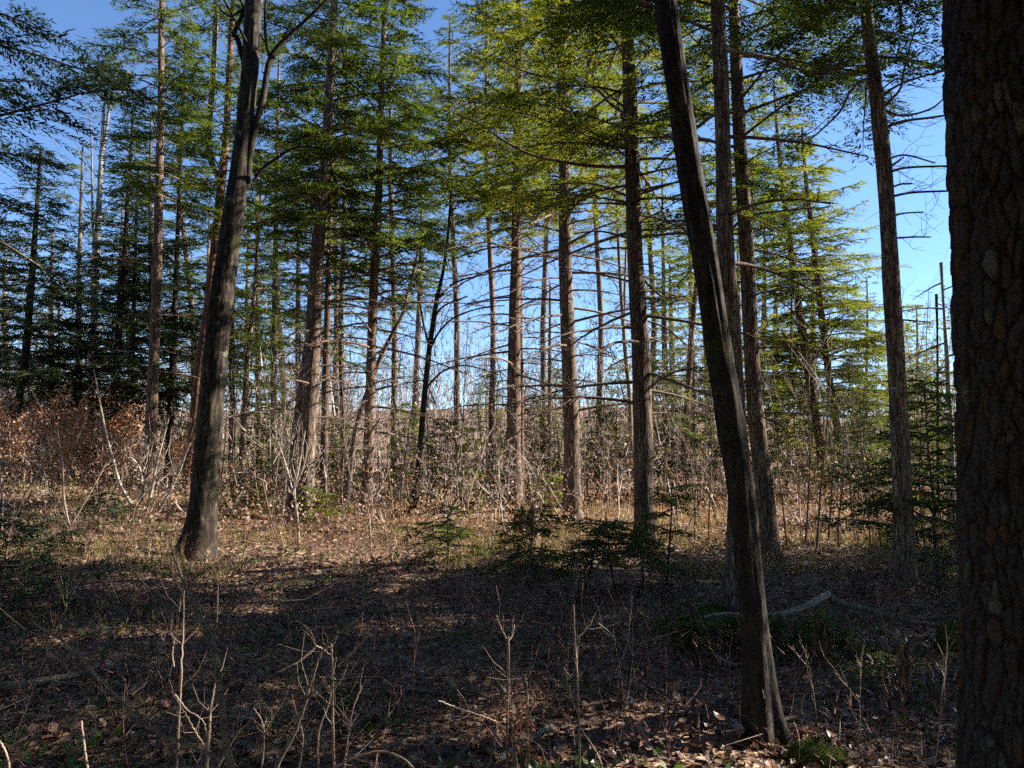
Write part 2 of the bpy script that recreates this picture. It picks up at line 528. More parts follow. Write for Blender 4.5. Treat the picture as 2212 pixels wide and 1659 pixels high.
# ------------------------------------------------------------------ ground
def build_ground():
    def axis(lo, hi, fine_lo, fine_hi, step, growth=1.12):
        a = list(np.arange(fine_lo, fine_hi + step / 2, step))
        s, x = step, a[-1]
        while x < hi:
            s *= growth; x += s; a.append(min(x, hi))
        s, x, left = step, a[0], []
        while x > lo:
            s *= growth; x -= s; left.append(max(x, lo))
        return np.array(left[::-1] + a)
    X = axis(-900, 900, -14, 14, 0.2)
    Y = axis(-900, 1400, -1, 23, 0.2)
    gx, gy = np.meshgrid(X, Y, indexing='ij')
    gz = ground_z(gx, gy)
    near = np.exp(-(np.maximum(0, np.hypot(gx, gy - 8) - 14) / 10) ** 2)
    gz = gz + near * 0.035 * (vnoise(gx * 3 + 500, gy * 3 + 500) - 0.5)
    V = np.stack([gx, gy, gz], -1).reshape(-1, 3)
    idx = np.arange(V.shape[0]).reshape(gx.shape)
    Q = np.stack([idx[:-1, :-1], idx[1:, :-1], idx[1:, 1:], idx[:-1, 1:]], -1).reshape(-1, 4)
    o = MB().add(V, Q).build("forest_floor", [M["floor"]])
    tag(o, "leaf-strewn forest floor with mossy patches and fallen twigs", "ground", kind="structure")
    return o


FLOOR = build_ground()


def leaf_template():
    # 3 stations across 4 along: base point, two rows, tip
    xs = [(0, -0.5)]
    for y, w in ((-0.22, 0.36), (0.05, 0.30), (0.24, 0.36)):
        xs += [(-w, y + 0.04), (0, y), (w, y + 0.04)]
    xs += [(0, 0.55)]
    P = np.array(xs)
    T = [[0, 2, 1], [0, 3, 2], [1, 2, 5], [1, 5, 4], [2, 3, 6], [2, 6, 5], [4, 5, 8], [4, 8, 7], [5, 6, 9], [5, 9, 8], [7, 8, 10], [8, 9, 10]]
    return P, np.array(T)


def scatter_leaves(mb, x, y, size, lift, rng, simple=False, tilt=0.45, mi=0, z=None):
    n = len(x)
    if simple:
        P = np.array([(0, -0.5), (0.36, 0.0), (0, 0.55), (-0.36, 0.0)])
        T = np.array([[0, 1, 2], [0, 2, 3]])
        P = np.vstack([P, [[0.2, 0.3], [-0.2, 0.3]]])
        T = np.array([[0, 1, 4], [0, 4, 2], [0, 2, 5], [0, 5, 3]])
    else:
        P, T = leaf_template()
    curl = rng.normal(0.35, 0.55, n); bend = rng.normal(0.2, 0.5, n)
    asp = rng.uniform(0.75, 1.15, n)
    L = np.zeros((n, len(P), 3))
    L[..., 0] = P[None, :, 0] * asp[:, None]
    L[..., 1] = P[None, :, 1]
    L[..., 2] = curl[:, None] * np.abs(P[None, :, 0]) ** 1.6 + bend[:, None] * P[None, :, 1] ** 2
    L += rng.normal(0, 0.02, L.shape)
    L *= np.asarray(size)[:, None, None]
    a = rng.uniform(0, 2 * math.pi, n); b = rng.normal(0, tilt, n); c = rng.normal(0, tilt, n)
    ca, sa, cb, sb, cc, sc_ = np.cos(a), np.sin(a), np.cos(b), np.sin(b), np.cos(c), np.sin(c)
    X, Y, Z = L[..., 0], L[..., 1], L[..., 2]
    Y, Z = Y * cb[:, None] - Z * sb[:, None], Y * sb[:, None] + Z * cb[:, None]
    X, Z = X * cc[:, None] + Z * sc_[:, None], -X * sc_[:, None] + Z * cc[:, None]
    X, Y = X * ca[:, None] - Y * sa[:, None], X * sa[:, None] + Y * ca[:, None]
    zz = ground_z(x, y) if z is None else z
    V = np.stack([X + x[:, None], Y + y[:, None], Z + (zz + lift)[:, None]], -1)
    F_ = (np.arange(n) * len(P))[:, None, None] + T[None]
    mb.add(V.reshape(-1, 3), F_.reshape(-1, 3), mi, False)


def wedge(n, y0, y1, rng, pad=0.9, slope=0.78, power=1.0):
    y = y0 + (y1 - y0) * rng.random(n) ** power
    x = (rng.random(n) * 2 - 1) * (slope * y + pad)
    return x, y


def build_litter():
    rng = np.random.default_rng(21)
    mb = MB()
    for y0, y1, num, lite in ((2.9, 5.2, 9500, False), (5.1, 8.6, 19000, True)):
        x, y = wedge(num, y0, y1, rng, power=0.85)
        scatter_leaves(mb, x, y, 0.028 + 0.042 * rng.random(len(x)) ** 1.8, rng.uniform(0.002, 0.04, len(x)), rng, simple=lite, tilt=0.32)
    x, y = wedge(30000, 8.0, 26, rng, pad=1.5, power=0.85)
    scatter_leaves(mb, x, y, rng.uniform(0.045, 0.09, len(x)), rng.uniform(0.004, 0.05, len(x)), rng, simple=True)
    o = mb.build("fallen_leaves", [M["litter"]], FLOOR)
    tag(o, kind="stuff")
    # the leaves that show largest, each one an object
    protos = []
    for k in range(7):
        b = MB()
        scatter_leaves(b, np.zeros(1), np.zeros(1), np.ones(1), np.zeros(1), rng, z=np.zeros(1), tilt=0.35)
        protos.append(b.mesh("fallen_leaf", [M["litter_single"]]))
    cnt = 0
    while cnt < 290:
        xx = rng.uniform(-3.6, 3.2); yy = rng.uniform(3.7, 5.4)
        if abs(xx) > 0.7 * yy:
            continue
        l = bpy.data.objects.new("fallen_leaf", protos[rng.integers(7)])
        s = rng.uniform(0.045, 0.08)
        l.scale = (s, s, s)
        l.location = (xx, yy, float(ground_z(xx, yy)) + 0.045 + 0.02 * rng.random())
        l.rotation_euler = (0, 0, rng.uniform(0, 6.28))
        COL.objects.link(l)
        l.parent = FLOOR
        cnt += 1


build_litter()

# ------------------------------------------------------------------ trees
def trunk_path(spec, d=None, height=18.0, wob=0.0, rng=RNG, top_r=0.03):
    """spec: (v, u, width px) from the ground up, on a vertical plane at distance d.
    Returns centre line points and radii from the ground to the tree's top."""
    if d is None:
        g = ground_hit(spec[0][1], spec[0][0]); d = g[1]
    pts, rad = [], []
    for v, u, w in spec:
        p, mpp = at(u, v, d)
        pts.append(p); rad.append(w * 0.5 * mpp)
    pts = np.array(pts); rad = np.array(rad)
    k = max(2, int((pts[:, 2] < height * 0.86).sum()))
    pts, rad = pts[:k], rad[:k]
    if pts[-1, 2] > height * 0.86:
        f = (height * 0.8 - pts[0, 2]) / (pts[-1, 2] - pts[0, 2])
        pts[-1] = pts[0] + (pts[-1] - pts[0]) * f
    gz = float(ground_z(pts[0, 0], pts[0, 1]))
    if pts[0, 2] > gz + 0.05:      # the foot is hidden: carry the trunk down to the ground
        s = (pts[1] - pts[0]) / max(pts[1, 2] - pts[0, 2], 0.1)
        q = pts[0] - s * (pts[0, 2] - gz)
        q[2] = float(ground_z(q[0], q[1]))
        pts = np.vstack([q, pts]); rad = np.concatenate([[rad[0] * 1.1], rad])
    pts[0, 2] = float(ground_z(pts[0, 0], pts[0, 1])) - 0.08
    if pts[-1, 2] < height:
        k = max(0, len(pts) - 3)
        s = (pts[-1] - pts[k]) / max(pts[-1, 2] - pts[k, 2], 0.1)
        z0, r0 = pts[-1, 2], rad[-1]
        p = pts[-1].copy()
        for z in np.linspace(z0, height, 5)[1:]:
            s[:2] *= 0.75
            p = p + s * (z - p[2]); p[2] = z
            f = (z - z0) / (height - z0)
            pts = np.vstack([pts, p]); rad = np.append(rad, r0 * (1 - f) + top_r * f)
    pts[1:-1, 1] += wob * rng.normal(0, 1, len(pts) - 2)
    # resample by height
    n = 90
    t = np.concatenate([[0], np.cumsum(np.linalg.norm(np.diff(pts, axis=0), axis=1))])
    ts = np.linspace(0, t[-1], n)
    out = np.stack([np.interp(ts, t, pts[:, k]) for k in range(3)], -1)
    ker = np.array([1, 2, 3, 2, 1]) / 9.0
    for k in range(3):
        e = np.concatenate([[out[0, k]] * 2, out[:, k], [out[-1, k]] * 2])
        out[:, k] = np.convolve(e, ker, 'valid')
    rr = np.interp(ts, t, rad)
    return out, rr


def pos_at(path, h):
    return np.array([np.interp(h, path[:, 2], path[:, k]) for k in range(3)])


def build_trunk(path, rad, mat, parent, origin, sides=18, rings=150, ridge=0.05, flare=0.55, seed=0, name="trunk", lobes=5):
    n = len(path)
    s = np.linspace(0, n - 1, rings)
    s = (s / (n - 1)) ** 1.35 * (n - 1)          # finer rings near the foot
    P = np.stack([np.interp(s, np.arange(n), path[:, k]) for k in range(3)], -1)
    r = np.interp(s, np.arange(n), rad)
    rng = np.random.default_rng(seed + 5)
    ph, o1, o2 = rng.uniform(0, 6.28), rng.integers(0, 64), rng.uniform(0, 60)

    def disp(th, arc, rr):
        u = th / (2 * math.pi)
        f = flare * np.exp(-arc / 0.22) * (0.6 + 0.4 * np.cos(lobes * th + ph)) + 0.12 * flare * np.exp(-arc / 0.7)
        k = vnoise(u * 16 + o1, arc * 1.6 + o2) - 0.5
        k2 = vnoise(u * 32 + o1 * 3, arc * 4 + o2) - 0.5
        low = vnoise(u * 4 + o1, arc * 0.8 + o2 * 2) - 0.5
        return rr * (f + ridge * (k * 1.3 + k2) + 0.12 * low)
    mb = MB()
    tube(mb, P, r, sides, 0, disp)
    return mb.build(name, [mat], parent, origin)


def visible_lod(p):
    """twig size: fine where the camera sees it, coarse overhead and out of frame"""
    u, v, dep = pix(p)
    dist = np.linalg.norm(p - np.array([0, 0, CAMZ]))
    s = np.clip(dist / 15.0, 0.62, 2.6)
    if dep < 1 or u < -250 or u > 2460 or v < -260:
        s = max(s * 1.9, 2.4)
    return float(s)


def bough(mb, base, az, L, elev, droop, rng, s, dens=1.0, bare=0.22, wood_r=None, leaf_mi=1, width=1.0):
    """one flat layered conifer bough: axis, side shoots, needle-clad twigs"""
    d = np.array([math.cos(az), math.sin(az), 0]); side = np.array([-d[1], d[0], 0])
    m = max(5, int(L / 0.35))
    t = np.linspace(0, 1, m)
    wig = np.cumsum(rng.normal(0, 0.02 * L, m)) * t
    sag = rng.uniform(0.7, 1.3) * droop
    ax = base + d * (L * t)[:, None] + side * wig[:, None] + UP * (L * (t * math.tan(elev) - sag * t ** 2 + 0.35 * sag * np.maximum(0, t - 0.6) ** 1.2))[:, None]
    r0 = wood_r or (0.008 + 0.0075 * L)
    rr = r0 * (1 - 0.88 * t)
    prisms(mb, ax[:-1], ax[1:], rr[:-1], rr[1:], 0, 4 if s < 2 else 3)
    step = 0.068 * s ** 0.8
    ns = max(4, int(L * (1 - bare) / step))
    ts = bare + (1 - bare) * (np.arange(ns) + rng.random(ns) * 0.7) / ns
    P_all, D_all, N_all, L_all = [], [], [], []
    S0, S1, SR = [], [], []
    gap_ph = rng.uniform(0, 6.28)
    for sd in (-1, 1):
        for tk in ts:
            if rng.random() < 0.12 or math.sin(tk * L * 2.6 + gap_ph + sd) > 0.9:
                continue
            b = np.array([np.interp(tk, t, ax[:, k]) for k in range(3)])
            q = tk
            sl = width * L * 0.5 * (1 - q) ** 0.75 * min(1, 0.45 + 1.6 * (q - bare + 0.1)) + 0.10
            sl *= rng.uniform(0.6, 1.2)
            ang = sd * rng.uniform(0.75, 1.12)
            dd = d * math.cos(ang) + side * math.sin(ang) + UP * (rng.normal(0.0, 0.12) - 0.06)
            dd = unit(dd)
            nt_ = max(3, int(sl / (0.027 * s ** 0.8)))
            f = (np.arange(nt_) + rng.random(nt_)) / nt_
            sag2 = rng.uniform(0.05, 0.3)
            pp = b + dd * (sl * f)[:, None] - UP * (sag2 * sl * f ** 2)[:, None]
            tip = b + dd * sl - UP * sag2 * sl
            mid = b + dd * sl * 0.5 - UP * sag2 * sl * 0.25
            S0.append(b); S1.append(tip); SR.append(0.0035 * s)
            sgn = np.where(np.arange(nt_) % 2 == 0, 1, -1)
            nrm = unit(UP + 0.35 * rng.normal(0, 1, 3))
            lat = np.cross(nrm, dd)
            td = dd * 0.75 + lat * (sgn * rng.uniform(0.5, 1.0, nt_))[:, None] + rng.normal(0, 0.16, (nt_, 3)) - UP * 0.08
            P_all.append(pp); D_all.append(td)
            N_all.append(unit(nrm + rng.normal(0, 0.4, (nt_, 3))))
            L_all.append((0.135 * s ** 0.75) * rng.uniform(0.55, 1.25, nt_) * (1 - 0.35 * f))
            P_all.append(tip[None]); D_all.append(dd[None]); N_all.append(nrm[None]); L_all.append(np.array([0.1 * s ** 0.75]))
    if S0:
        S0 = np.array(S0); S1 = np.array(S1); SR = np.array(SR)
        blades(mb, S0, S1 - S0, np.tile(UP, (len(S0), 1)) + rng.normal(0, 0.5, S0.shape), np.linalg.norm(S1 - S0, axis=1), SR * 2.2, 0, tri=True)
        P = np.concatenate(P_all); D = np.concatenate(D_all); N = np.concatenate(N_all); LL = np.concatenate(L_all)
        if dens < 1:
            k = rng.random(len(P)) < dens
            P, D, N, LL = P[k], D[k], N[k], LL[k]
        blades(mb, P, D, N, LL, LL * rng.uniform(0.19, 0.30, len(P)), leaf_mi, tri=s > 0.9)
    return ax


def conifer_crown(path, h0, H, L0, n, rng, droop=0.22, lod=None, dens=1.0, leaf="hemlock_leaf", shape=0.85, low=0.6, mb=None, elev0=0.10, avoid=None):
    mb = mb or MB()
    az = rng.uniform(0, 6.28)
    hs = h0 + (H - h0) * (np.arange(n) + rng.random(n)) / n
    for h in hs:
        q = (h - h0) / (H - h0)
        az += 2.399 + rng.normal(0, 0.35)
        L = L0 * (1 - q) ** shape * min(1.0, low + 2.2 * q) * rng.uniform(0.45, 1.2) + 0.2
        b = pos_at(path, h)
        tip = b + np.array([math.cos(az), math.sin(az), 0]) * L * 0.6
        if avoid is not None and avoid(tip):
            continue
        s = lod or visible_lod(tip)
        bough(mb, b, az, L, elev0 + 0.35 * q + rng.normal(0, 0.17), droop * rng.uniform(0.3, 1.9), rng, s, dens)
    return mb


def dead_branch(parent, origin, base, az, L, r, rng, elev=0.05, droop=0.2, twigs=5, mat="limb_wood", name="dead_branch", kink=0.05):
    mb = MB()
    d = np.array([math.cos(az), math.sin(az), 0]); side = np.array([-d[1], d[0], 0])
    m = max(5, int(L / 0.22))
    t = np.linspace(0, 1, m)
    P = base + d * (L * t)[:, None] + side * (np.cumsum(rng.normal(0, kink * 0.5, m)) * L * 0.35 * t)[:, None] + UP * (L * (t * math.tan(elev) - droop * t ** 2) + np.cumsum(rng.normal(0, kink * 0.25, m)) * L * 0.35 * t)[:, None]
    tube(mb, P, r * (1 - 0.8 * t) + 0.002, 5, 0)
    S0, S1, SR = [], [], []
    for k in range(twigs):
        tk = rng.uniform(0.25, 0.95)
        b = np.array([np.interp(tk, t, P[:, j]) for j in range(3)])
        ang = rng.choice([-1, 1]) * rng.uniform(0.5, 1.1)
        dd = unit(d * math.cos(ang) + side * math.sin(ang) + UP * rng.normal(-0.12, 0.25))
        l = L * rng.uniform(0.12, 0.4) * (1.1 - tk)+ 0.08
        mid = b + dd * l * 0.5 + rng.normal(0, 0.03, 3) * l
        e = mid + unit(dd + rng.normal(0, 0.25, 3)) * l * 0.5
        S0 += [b, mid]; S1 += [mid, e]; SR += [r * 0.3 + 0.0015, r * 0.2 + 0.0015]
        for q in range(2):
            g = mid + unit(dd + rng.normal(0, 0.6, 3)) * l * rng.uniform(0.2, 0.45)
            S0.append(mid); S1.append(g); SR.append(r * 0.15 + 0.0015)
    if S0:
        SR = np.array(SR)
        prisms(mb, S0, S1, SR, SR * 0.6, 0, 3)
    return mb.build(name, [M[mat]], parent, origin)


def pixel_limb(parent, origin, spec, d, mat, name="limb", sides=7, depth_to=0.0, twigs=0, rng=RNG, smooth=6):
    """a limb given by (u, v, width px) at distance d, running away from or to the camera by depth_to"""
    P, r = [], []
    n = len(spec)
    for k, (u, v, w) in enumerate(spec):
        p, mpp = at(u, v, d + depth_to * k / max(1, n - 1))
        P.append(p); r.append(w * 0.5 * mpp)
    P = spline(P, n * smooth); r = np.interp(np.linspace(0, n - 1, n * smooth), np.arange(n), r)
    mb = MB()
    tube(mb, P, r, sides)
    if twigs:
        S0, S1, SR = [], [], []
        for k in range(twigs):
            i = rng.integers(len(P) // 4, len(P) - 1)
            dd = unit(unit(P[i] - P[i - 1]) + rng.normal(0, 0.7, 3) + UP * 0.15)
            l = rng.uniform(0.2, 0.8)
            b = P[i]
            for q in range(3):
                e = b + unit(dd + rng.normal(0, 0.25, 3)) * l / 3
                S0.append(b); S1.append(e); SR.append(max(0.0025, r[i] * 0.3 * (1 - q * 0.25)))
                if rng.random() < 0.7:
                    S0.append(b); S1.append(b + unit(dd + rng.normal(0, 0.8, 3)) * l * 0.35); SR.append(0.002)
                b = e
        SR = np.array(SR)
        prisms(mb, S0, S1, SR, SR * 0.75, 0, 3)
    return mb.build(name, [M[mat]], parent, origin)


def bare_segs(rng, H, r0, levels=3, nb=7, spread=0.7, first=0.3, curve=0.12, lean=0.05):
    """a bare woody plant at the origin: arrays p0, p1, r0, r1"""
    out = []

    def grow(p, d, L, r, lev, k=5):
        step = L / k
        pts = [p]
        for i in range(k):
            d = unit(d + rng.normal(0, curve, 3) + UP * 0.06)
            q = p + d * step
            ra, rb = r * (1 - 0.8 * i / k), r * (1 - 0.8 * (i + 1) / k)
            out.append((*p, *q, ra, rb))
            p = q
            pts.append((p, d, rb))
        if lev > 0:
            n = max(2, int(nb * (0.8 if lev < levels else 1)))
            for j in range(n):
                f = first + (1 - first) * (j + rng.random()) / n if lev == levels else rng.uniform(0.2, 1)
                i = min(k, max(1, int(round(f * k))))
                bp, bd, br = pts[i]
                ang = rng.uniform(0, 6.28)
                sidev = unit(np.cross(bd, np.array([math.cos(ang), math.sin(ang), 0.3])))
                nd = unit(bd * (1 - spread * 0.6) + sidev * spread * rng.uniform(0.6, 1.2) + UP * 0.15)
                grow(bp, nd, L * rng.uniform(0.28, 0.5) * (1.15 - 0.5 * f), max(br * 0.6, 0.0016), lev - 1, 3)
    d0 = unit(UP + rng.normal(0, lean, 3) * np.array([1, 1, 0]))
    grow(np.zeros(3), d0, H, r0, levels)
    a = np.array(out)
    return a[:, 0:3], a[:, 3:6], a[:, 6], a[:, 7]


HERO = {}


def tree(name, label, spec, mat, d=None, height=18, cat="tree", group=None, crown=None, dead=(), sides=18, rings=150, ridge=0.05,
         flare=0.55, seed=1, wob=0.0, lobes=5):
    rng = np.random.default_rng(seed)
    path, rad = trunk_path(spec, d, height, wob, rng)
    base = path[0].copy()
    root = empty(name, base, label, cat, group)
    build_trunk(path, rad, M[mat], root, base, sides, rings, ridge, flare, seed, lobes=lobes)
    if crown:
        c = dict(crown)
        leaf = c.pop("leaf", "hemlock_leaf")
        mb = conifer_crown(path, c.pop("h0"), c.pop("H", height), c.pop("L0"), c.pop("n"), rng, **c)
        mb.build("crown", [M["limb_wood"], M[leaf]], root, base)
    for (h_lo, h_hi, n, L_lo, L_hi) in dead:
        az = rng.uniform(0, 6.28)
        for k in range(n):
            h = h_lo + (h_hi - h_lo) * (k + rng.random()) / n
            az += 2.399 + rng.normal(0, 0.4)
            L = rng.uniform(L_lo, L_hi)
            dead_branch(root, base, pos_at(path, h), az, L, 0.009 + 0.0085 * L, rng, rng.normal(0.08, 0.13), rng.uniform(0.05, 0.3), int(3 + 3 * L))
    return root, path, rad, base, rng


# --- the large trunk at the right edge of the frame: plated bark modelled in the mesh
def near_trunk():
    spec = [(1994, 2292, 352), (1659, 2283, 346), (830, 2262, 345), (0, 2238, 345)]
    rng = np.random.default_rng(3)
    path, rad = trunk_path(spec, 2.5, 19, 0, rng, 0.05)
    base = path[0].copy()
    root = empty("hemlock_tree", base, "thick plated trunk filling the right edge of the picture, nearest of all", "tree", "trees in the wood")
    # plates from a stretched cell pattern around the trunk
    sides, hmax = 240, 3.4
    zs = np.concatenate([np.concatenate([np.arange(-0.08, 0.4, 0.06), np.arange(0.4, hmax, 0.016)]), np.linspace(hmax, 19, 40)])
    P = np.stack([np.interp(zs, path[:, 2] - 0, path[:, k]) for k in range(3)], -1)
    r = np.interp(zs, path[:, 2], rad)
    # finer columns on the side that faces the viewpoint
    th = np.concatenate([np.linspace(-4.0, -0.6, 170, endpoint=False), np.linspace(-0.6, 2 * math.pi - 4.0, 40, endpoint=False)]); sides = len(th)
    TH, ZZ = np.meshgrid(th, zs)
    R0 = 0.27
    cx, cz = 0.034, 0.115                         # plate width and height in metres
    nu = int(round(2 * math.pi * R0 / cx))
    U = TH / (2 * math.pi) * nu + 0.9 * (vnoise(TH / (2 * math.pi) * 16, ZZ * 2.2 + 9) - 0.5) * 2
    Vv = ZZ / cz + 0.8 * (vnoise(TH / (2 * math.pi) * 32, ZZ * 5 + 3) - 0.5) * 2
    jit = rng.random((nu, 256, 3))
    iu, iv = np.floor(U).astype(int), np.floor(Vv).astype(int)
    d1 = np.full(U.shape, 9.0); d2 = np.full(U.shape, 9.0); hid = np.zeros(U.shape)
    for a in (-1, 0, 1):
        for b in (-1, 0, 1):
            J = jit[(iu + a) % nu, (iv + b) % 256]
            dist = np.hypot(iu + a + J[..., 0] - U, (iv + b + J[..., 1] - Vv) * 1.15)
            closer = dist < d1
            d2 = np.where(closer, d1, np.minimum(d2, dist))
            hid = np.where(closer, J[..., 2], hid)
            d1 = np.where(closer, dist, d1)
    edge = np.clip((d2 - d1) / 0.26, 0, 1) ** 0.8
    plate = edge * (0.009 + 0.014 * hid) + 0.007 * (vnoise(TH / (2 * math.pi) * 128, ZZ * 40) - 0.5) + 0.004 * (vnoise(TH / (2 * math.pi) * 256, ZZ * 90 + 7) - 0.5)
    big = 0.05 * (vnoise(TH / (2 * math.pi) * 4, ZZ * 0.6) - 0.5)
    fl = 0.35 * np.exp(-np.maximum(ZZ, 0) / 0.3) * (0.6 + 0.4 * np.cos(5 * TH))
    fade = np.clip((hmax + 0.3 - ZZ) / 0.6, 0, 1)
    rr = r[:, None] * (1 + big + fl) - 0.016 + plate * fade
    V = np.stack([P[:, 0, None] + np.cos(TH) * rr, P[:, 1, None] + np.sin(TH) * rr, ZZ], -1).reshape(-1, 3)
    n = len(zs)
    idx = np.arange(n * sides).reshape(n, sides)
    Q = np.stack([idx[:-1], np.roll(idx[:-1], -1, 1), np.roll(idx[1:], -1, 1), idx[1:]], -1).reshape(-1, 4)
    ob = MB().add(V, Q).build("trunk", [M["near_bark"]], root, base)
    fa = ob.data.attributes.new("face", 'FLOAT', 'POINT')
    fa.data.foreach_set("value", np.clip(edge, 0, 1).ravel().astype(np.float32))
    ca = ob.data.attributes.new("plate", 'FLOAT', 'POINT')
    ca.data.foreach_set("value", hid.ravel().astype(np.float32))
    conifer_crown(path, 7.0, 19, 3.4, 40, rng, lod=2.8).build("crown", [M["limb_wood"], M["hemlock_leaf"]], root, base)


near_trunk()

G = "trees in the wood"
# --- leaning dark trunk in front on the right
root, path, rad, base, rng = tree("maple_tree", "slim blackish leaning trunk with lichen, crossing another trunk, nearer of the crossing pair",
    [(1600, 1648, 66), (1439, 1637, 57), (1280, 1620, 52), (1106, 1606, 56), (953, 1583, 58), (686, 1540, 53), (553, 1524, 52), (400, 1494, 50), (200, 1466, 48), (0, 1438, 46)],
    "dark_bark", height=14, sides=44, rings=420, ridge=0.13, flare=0.8, seed=4, group=G)
for k in range(8):
    h = 6 + k * 0.95
    dead_branch(root, base, pos_at(path, h), rng.uniform(0, 6.28), rng.uniform(1.5, 3), 0.02, rng, 0.7, 0.1, 9, name="limb")

# --- upright trunk behind it
root, path, rad, base, rng = tree("hemlock_tree", "upright dark trunk with mossy flared foot, directly behind the leaning blackish trunk",
    [(1318, 1592, 62), (1220, 1594, 52), (1100, 1596, 45), (900, 1588, 42), (700, 1578, 40), (533, 1567, 36), (400, 1564, 34), (200, 1559, 32), (33, 1551, 30)],
    "hemlock_bark", height=16, sides=24, rings=190, ridge=0.09, flare=0.9, seed=5, group=G,
    crown=dict(h0=5.8, L0=2.9, n=87), dead=[(2.6, 6.2, 12, 0.4, 1.7)])

root, path, rad, base, rng = tree("hemlock_tree", "dark furrowed trunk just right of the crossing pair, red-brown on its shaded side",
    [(1215, 1662, 52), (1150, 1658, 42), (1086, 1654, 38), (953, 1639, 35), (819, 1626, 33), (553, 1613, 31), (333, 1600, 28), (200, 1593, 26), (0, 1585, 22)],
    "hemlock_bark", height=17, sides=24, rings=180, ridge=0.09, seed=6, group=G,
    crown=dict(h0=5.0, L0=2.8, n=98), dead=[(1.9, 5.2, 14, 0.4, 1.6)])

# --- right trunk with broken stubs
root, path, rad, base, rng = tree("hemlock_tree", "straight dark trunk with broken branch stubs against open sky, beside small green fir",
    [(1265, 1956, 48), (1180, 1953, 41), (1086, 1951, 39), (953, 1945, 38), (819, 1938, 36), (686, 1929, 35), (533, 1921, 33), (400, 1913, 32), (300, 1904, 31), (200, 1892, 29), (100, 1879, 26)],
    "hemlock_bark", height=15, sides=24, rings=180, ridge=0.09, seed=7, group=G, crown=dict(h0=5.8, L0=1.9, n=64, droop=0.3))
D4 = base[1]
for spec in ([(1905, 235, 6), (1950, 250, 5), (2010, 235, 4), (2048, 205, 3)], [(1908, 277, 8), (1950, 262, 6), (2010, 254, 5), (2070, 245, 4)],
             [(1915, 345, 5), (1955, 335, 4), (2020, 352, 3)], [(1916, 374, 6), (1960, 362, 5), (2070, 358, 4)], [(1913, 365, 6), (1935, 352, 5), (1952, 340, 3)],
             [(1918, 408, 5), (1945, 398, 4), (1970, 396, 3)], [(1920, 426, 6), (1970, 416, 5), (2060, 412, 4)], [(1922, 470, 5), (1950, 461, 4), (1995, 458, 3)],
             [(1925, 515, 5), (1970, 512, 4), (2010, 512, 3)], [(1895, 165, 7), (1860, 175, 6), (1835, 200, 6), (1815, 240, 5), (1775, 280, 4), (1740, 310, 3)],
             [(1892, 160, 7), (1840, 152, 5), (1760, 140, 4), (1640, 112, 3)], [(1900, 240, 7), (1925, 215, 6), (1945, 190, 5), (1955, 140, 4), (1985, 30, 3)],
             [(1930, 690, 5), (1965, 692, 4), (2010, 696, 2)], [(1940, 870, 7), (1975, 868, 5), (2020, 872, 4)], [(1905, 205, 6), (1960, 175, 5), (2050, 150, 4)]):
    pixel_limb(root, base, spec, D4, "limb_wood", "dead_branch", depth_to=rng.uniform(-0.5, 0.5), twigs=4, rng=rng)

# --- mid-ground hemlocks in the centre
root, path, rad, base, rng = tree("hemlock_tree", "tall furrowed trunk with sunlit edge at centre right, long curved limbs reaching out",
    [(1195, 1394, 48), (1150, 1393, 44), (1086, 1392, 42), (953, 1390, 41), (819, 1386, 40), (686, 1380, 37), (553, 1372, 34), (466, 1369, 33), (333, 1365, 30), (200, 1361, 29), (100, 1356, 26)],
    "hemlock_bark", height=17, sides=26, rings=190, ridge=0.09, seed=8, group=G,
    crown=dict(h0=5.4, L0=3.0, n=101, leaf="sunlit_leaf"), dead=[(2.0, 6.4, 28, 0.6, 2.6)])
D6 = base[1]
for spec in ([(1362, 360, 9), (1300, 360, 8), (1230, 352, 7), (1150, 335, 6), (1090, 305, 5), (1040, 270, 4), (985, 245, 3)],
             [(1362, 255, 8), (1320, 225, 7), (1290, 195, 6), (1240, 175, 5), (1150, 160, 4), (1080, 130, 3)],
             [(1362, 322, 8), (1310, 300, 6), (1270, 280, 5), (1240, 245, 4), (1215, 205, 3)],
             [(1360, 240, 6), (1310, 200, 5), (1280, 165, 4), (1265, 110, 3)],
             [(1358, 425, 6), (1310, 405, 5), (1255, 395, 4), (1190, 400, 3)],
             [(1385, 498, 5), (1440, 494, 4), (1520, 492, 3)], [(1380, 420, 6), (1440, 400, 5), (1500, 380, 3)],
             [(1375, 520, 6), (1300, 500, 4), (1240, 505, 3)], [(1390, 690, 5), (1440, 710, 4), (1500, 760, 3)], [(1385, 600, 5), (1430, 640, 4), (1480, 640, 3)]):
    pixel_limb(root, base, spec, D6, "limb_wood", "limb", depth_to=rng.uniform(-0.8, 0.8), twigs=7, rng=rng)

tree("hemlock_tree", "brown trunk with bright sunlit right flank, second of the centre pair, golden crown",
    [(1145, 1238, 40), (1086, 1236, 38), (953, 1236, 35), (819, 1230, 33), (686, 1225, 31), (553, 1221, 28), (366, 1219, 25), (150, 1216, 20)],
    "hemlock_bark", height=18, sides=22, rings=170, ridge=0.09, seed=9, group=G,
    crown=dict(h0=6.6, L0=3.0, n=105, leaf="sunlit_leaf"), dead=[(2.2, 7.4, 38, 0.8, 3.0)])
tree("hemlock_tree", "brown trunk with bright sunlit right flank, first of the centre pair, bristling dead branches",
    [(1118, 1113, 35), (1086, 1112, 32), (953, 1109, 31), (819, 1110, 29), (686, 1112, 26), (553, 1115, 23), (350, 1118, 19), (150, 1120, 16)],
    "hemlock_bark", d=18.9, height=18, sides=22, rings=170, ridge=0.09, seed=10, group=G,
    crown=dict(h0=7.4, L0=3.0, n=105, leaf="sunlit_leaf"), dead=[(2.0, 8.0, 42, 0.8, 3.0)])
